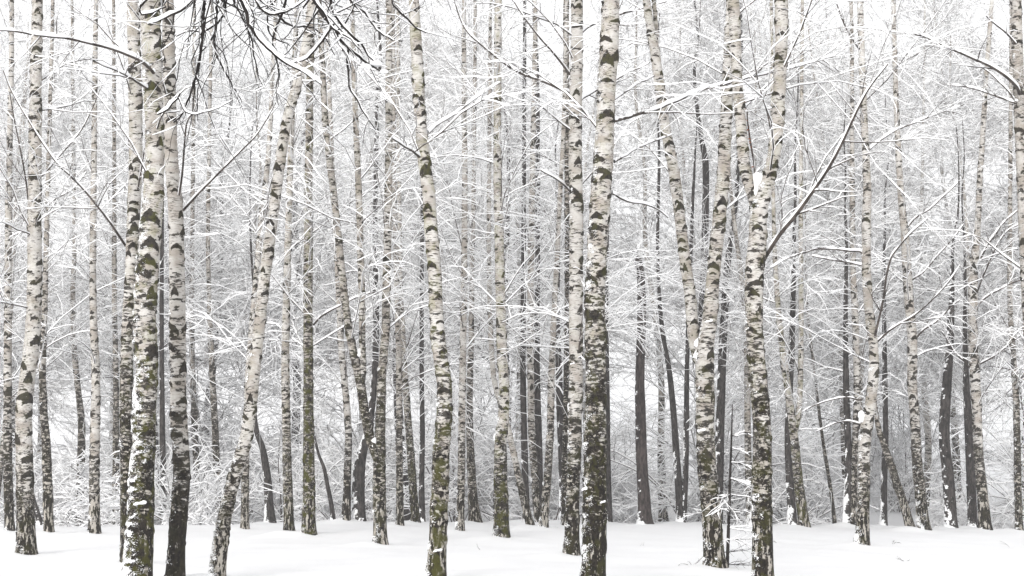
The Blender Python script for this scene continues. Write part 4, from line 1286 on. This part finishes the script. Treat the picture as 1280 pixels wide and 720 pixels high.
# ------------------------------------------------------------------ little stalks poking out of the snow
def stalks():
    rng = np.random.default_rng(71)
    spots = [(178, 690, .45, "dry twig poking out of the snow right of the kinked birch"), (452, 684, .4, "short dry stalk in the snow left of the forked dark birch"),
             (603, 687, .4, "dry stalk in the snow between the banded and the greenish birch"), (797, 682, .3, "tiny dry stalk in open snow right of the thickest central birch"),
             (866, 706, .7, "bent bare twig lying against the foot of the birch that splits"), (1115, 680, .45, "curled dry stalk in the snow right of the snow-packed bend"),
             (1131, 700, .35, "small dry stalk alone in the snow of the right foreground"), (1278, 686, .8, "slanting bare twig sticking up at the lower right edge"), (690, 662, .5, "thin bare twig beside the two birches that meet in the snow"),
             (975, 678, .4, "flat dry twig on the snow right of the two-stemmed white birch")]
    for (px, py, L, lab) in spots:
        d = ground_depth(px, py)
        c = unproj(px, py, d)[0]
        c[2] = float(ground_z(c[0], c[1]))
        n = 3
        az = rng.uniform(-0.4, 0.4, n) + math.pi * (rng.uniform(size=n) < 0.5)
        el = rng.uniform(0.15, 0.8, n)
        dr = np.stack([np.cos(az) * np.cos(el), np.sin(az) * np.cos(el), np.sin(el)], 1)
        P, R = grow(np.zeros((n, 3)) - [0, 0, 0.03], dr, L * 0.6 * rng.uniform(0.4, 1.0, n), np.full(n, 0.0042), 7, rng, up=0.0, droop=0.25, wander=0.22)
        P2, R2 = spawn(P, R, 6, rng, 0.3, 0.95, 45, 10, 0.35, 0.3, 0.7, 4, wander=0.15, rmin=0.0025, lmin=0.06)
        o = link("dry_twig", make_mesh("dry_twig", *_w(cat_parts([wood_tubes(P, R, 5), wood_tubes(P2, R2, 4)])), M_TWIG), None, c)
        tag(o, lab, "twig", "twigs poking out of the snow")


stalks()

# ------------------------------------------------------------------ ground
def axis(lo, fine0, fine1, hi, st, grow_f):
    a = list(np.arange(fine0, fine1 + 1e-6, st))
    s, v = st, fine1
    while v < hi:
        s *= grow_f; v += s; a.append(v)
    s, v, b = st, fine0, []
    while v > lo:
        s *= grow_f; v -= s; b.append(v)
    return np.array(b[::-1] + a)


def build_ground():
    xs = axis(-500, -13, 13, 500, 0.14, 1.09)
    ys = axis(-120, 13, 37, 700, 0.14, 1.08)
    X, Y = np.meshgrid(xs, ys)
    Z = ground_z(X, Y, True)
    p = np.stack([X.ravel() * 1.1, Y.ravel() * 1.1, np.zeros(X.size)], 1)
    Z = Z + ((fbm(p, 9, 4) - 0.5) * 0.07).reshape(X.shape) * np.exp(-((Y - 20) / 30) ** 2)
    V = np.stack([X, Y, Z], -1).reshape(-1, 3)
    nx, ny = len(xs), len(ys)
    i, j = np.meshgrid(np.arange(ny - 1), np.arange(nx - 1), indexing="ij")
    a = i * nx + j
    q = np.stack([a, a + 1, a + nx + 1, a + nx], -1).reshape(-1, 4)
    o = link("ground", make_mesh("ground", V, [q], M_SNOW_GROUND))
    tag(o, "smooth untrodden snow covering the forest floor", None, None, "structure")


build_ground()

# ------------------------------------------------------------------ air
USE_HAZE = True
if USE_HAZE:
    x0, x1, y0, y1, z0, z1 = -110, 110, -6, 215, -6, 36
    V = np.array([[x, y, z] for z in (z0, z1) for y in (y0, y1) for x in (x0, x1)], float)
    Q = np.array([[0, 2, 3, 1], [4, 5, 7, 6], [0, 1, 5, 4], [2, 6, 7, 3], [0, 4, 6, 2], [1, 3, 7, 5]])
    m = bpy.data.materials.new("haze_air")
    m.use_nodes = True
    nt = m.node_tree
    nt.nodes.clear()
    out = nt.nodes.new("ShaderNodeOutputMaterial")
    pv = nt.nodes.new("ShaderNodeVolumePrincipled")
    pv.inputs["Color"].default_value = (0.97, 0.975, 0.99, 1)
    pv.inputs["Density"].default_value = 0.0013
    pv.inputs["Anisotropy"].default_value = 0.0
    nt.links.new(pv.outputs[0], out.inputs["Volume"])
    hz = link("haze", make_mesh("haze", V, [Q], m, shade=False))
    tag(hz, "thin pale winter haze between the trunks", "haze", None, "stuff")

# ------------------------------------------------------------------ light
w = bpy.data.worlds.new("World")
SC.world = w
w.use_nodes = True
nt = w.node_tree
nt.nodes.clear()
out = nt.nodes.new("ShaderNodeOutputWorld")
bg = nt.nodes.new("ShaderNodeBackground")
sky = nt.nodes.new("ShaderNodeTexSky")
sky.sky_type = "NISHITA"
sky.sun_disc = False
SUN_EL, SUN_AZ = math.radians(18), math.radians(200)
sky.sun_elevation = SUN_EL
sky.sun_rotation = SUN_AZ
sky.air_density = 1.0
sky.dust_density = 4.0
sky.ozone_density = 1.0
hs = nt.nodes.new("ShaderNodeHueSaturation")      # an overcast sky: the same light with hardly any blue in it
hs.inputs["Saturation"].default_value = 0.10
nt.links.new(sky.outputs[0], hs.inputs["Color"])
flat = nt.nodes.new("ShaderNodeMix")
flat.data_type = "RGBA"
flat.inputs[0].default_value = 0.65
flat.inputs[7].default_value = (8.6, 8.62, 8.7, 1)
nt.links.new(hs.outputs[0], flat.inputs[6])
nt.links.new(flat.outputs[2], bg.inputs["Color"])
bg.inputs["Strength"].default_value = 0.105
nt.links.new(bg.outputs[0], out.inputs[0])

sun = bpy.data.lights.new("sun", "SUN")
sun.energy = 1.2
sun.angle = math.radians(24)
sun.color = (1.0, 0.97, 0.93)
so = bpy.data.objects.new("sun", sun)
COL.objects.link(so)
# sun_rotation is clockwise from +Y seen from above
dx, dy, dz = math.sin(SUN_AZ) * math.cos(SUN_EL), math.cos(SUN_AZ) * math.cos(SUN_EL), math.sin(SUN_EL)
from mathutils import Vector
so.rotation_euler = Vector((dx, dy, dz)).to_track_quat("Z", "Y").to_euler()
so.location = (0, 0, 30)

# ------------------------------------------------------------------ camera and render settings
cam = bpy.data.cameras.new("camera")
cam.sensor_width = 36.0
cam.lens = 36.0 * F / 1280.0
cam.clip_start = 0.1
cam.clip_end = 2000
co = bpy.data.objects.new("camera", cam)
COL.objects.link(co)
co.location = CAM
co.rotation_euler = (math.pi / 2 + PITCH, 0, 0)
SC.camera = co

SC.view_settings.view_transform = "Standard"
SC.view_settings.look = "None"
SC.view_settings.gamma = 1.0
SC.view_settings.use_curve_mapping = False
SC.view_settings.exposure = 0.84
SC.cycles.max_bounces = 20
SC.cycles.diffuse_bounces = 16
SC.cycles.glossy_bounces = 1
SC.cycles.volume_bounces = 4
SC.cycles.transmission_bounces = 1
SC.cycles.use_denoising = True
SC.cycles.denoising_input_passes = "RGB_ALBEDO_NORMAL"
SC.cycles.denoising_prefilter = "ACCURATE"
SC.cycles.denoiser = "OPENIMAGEDENOISE"
SC.cycles.sample_clamp_indirect = 4.0
SC.cycles.use_adaptive_sampling = False
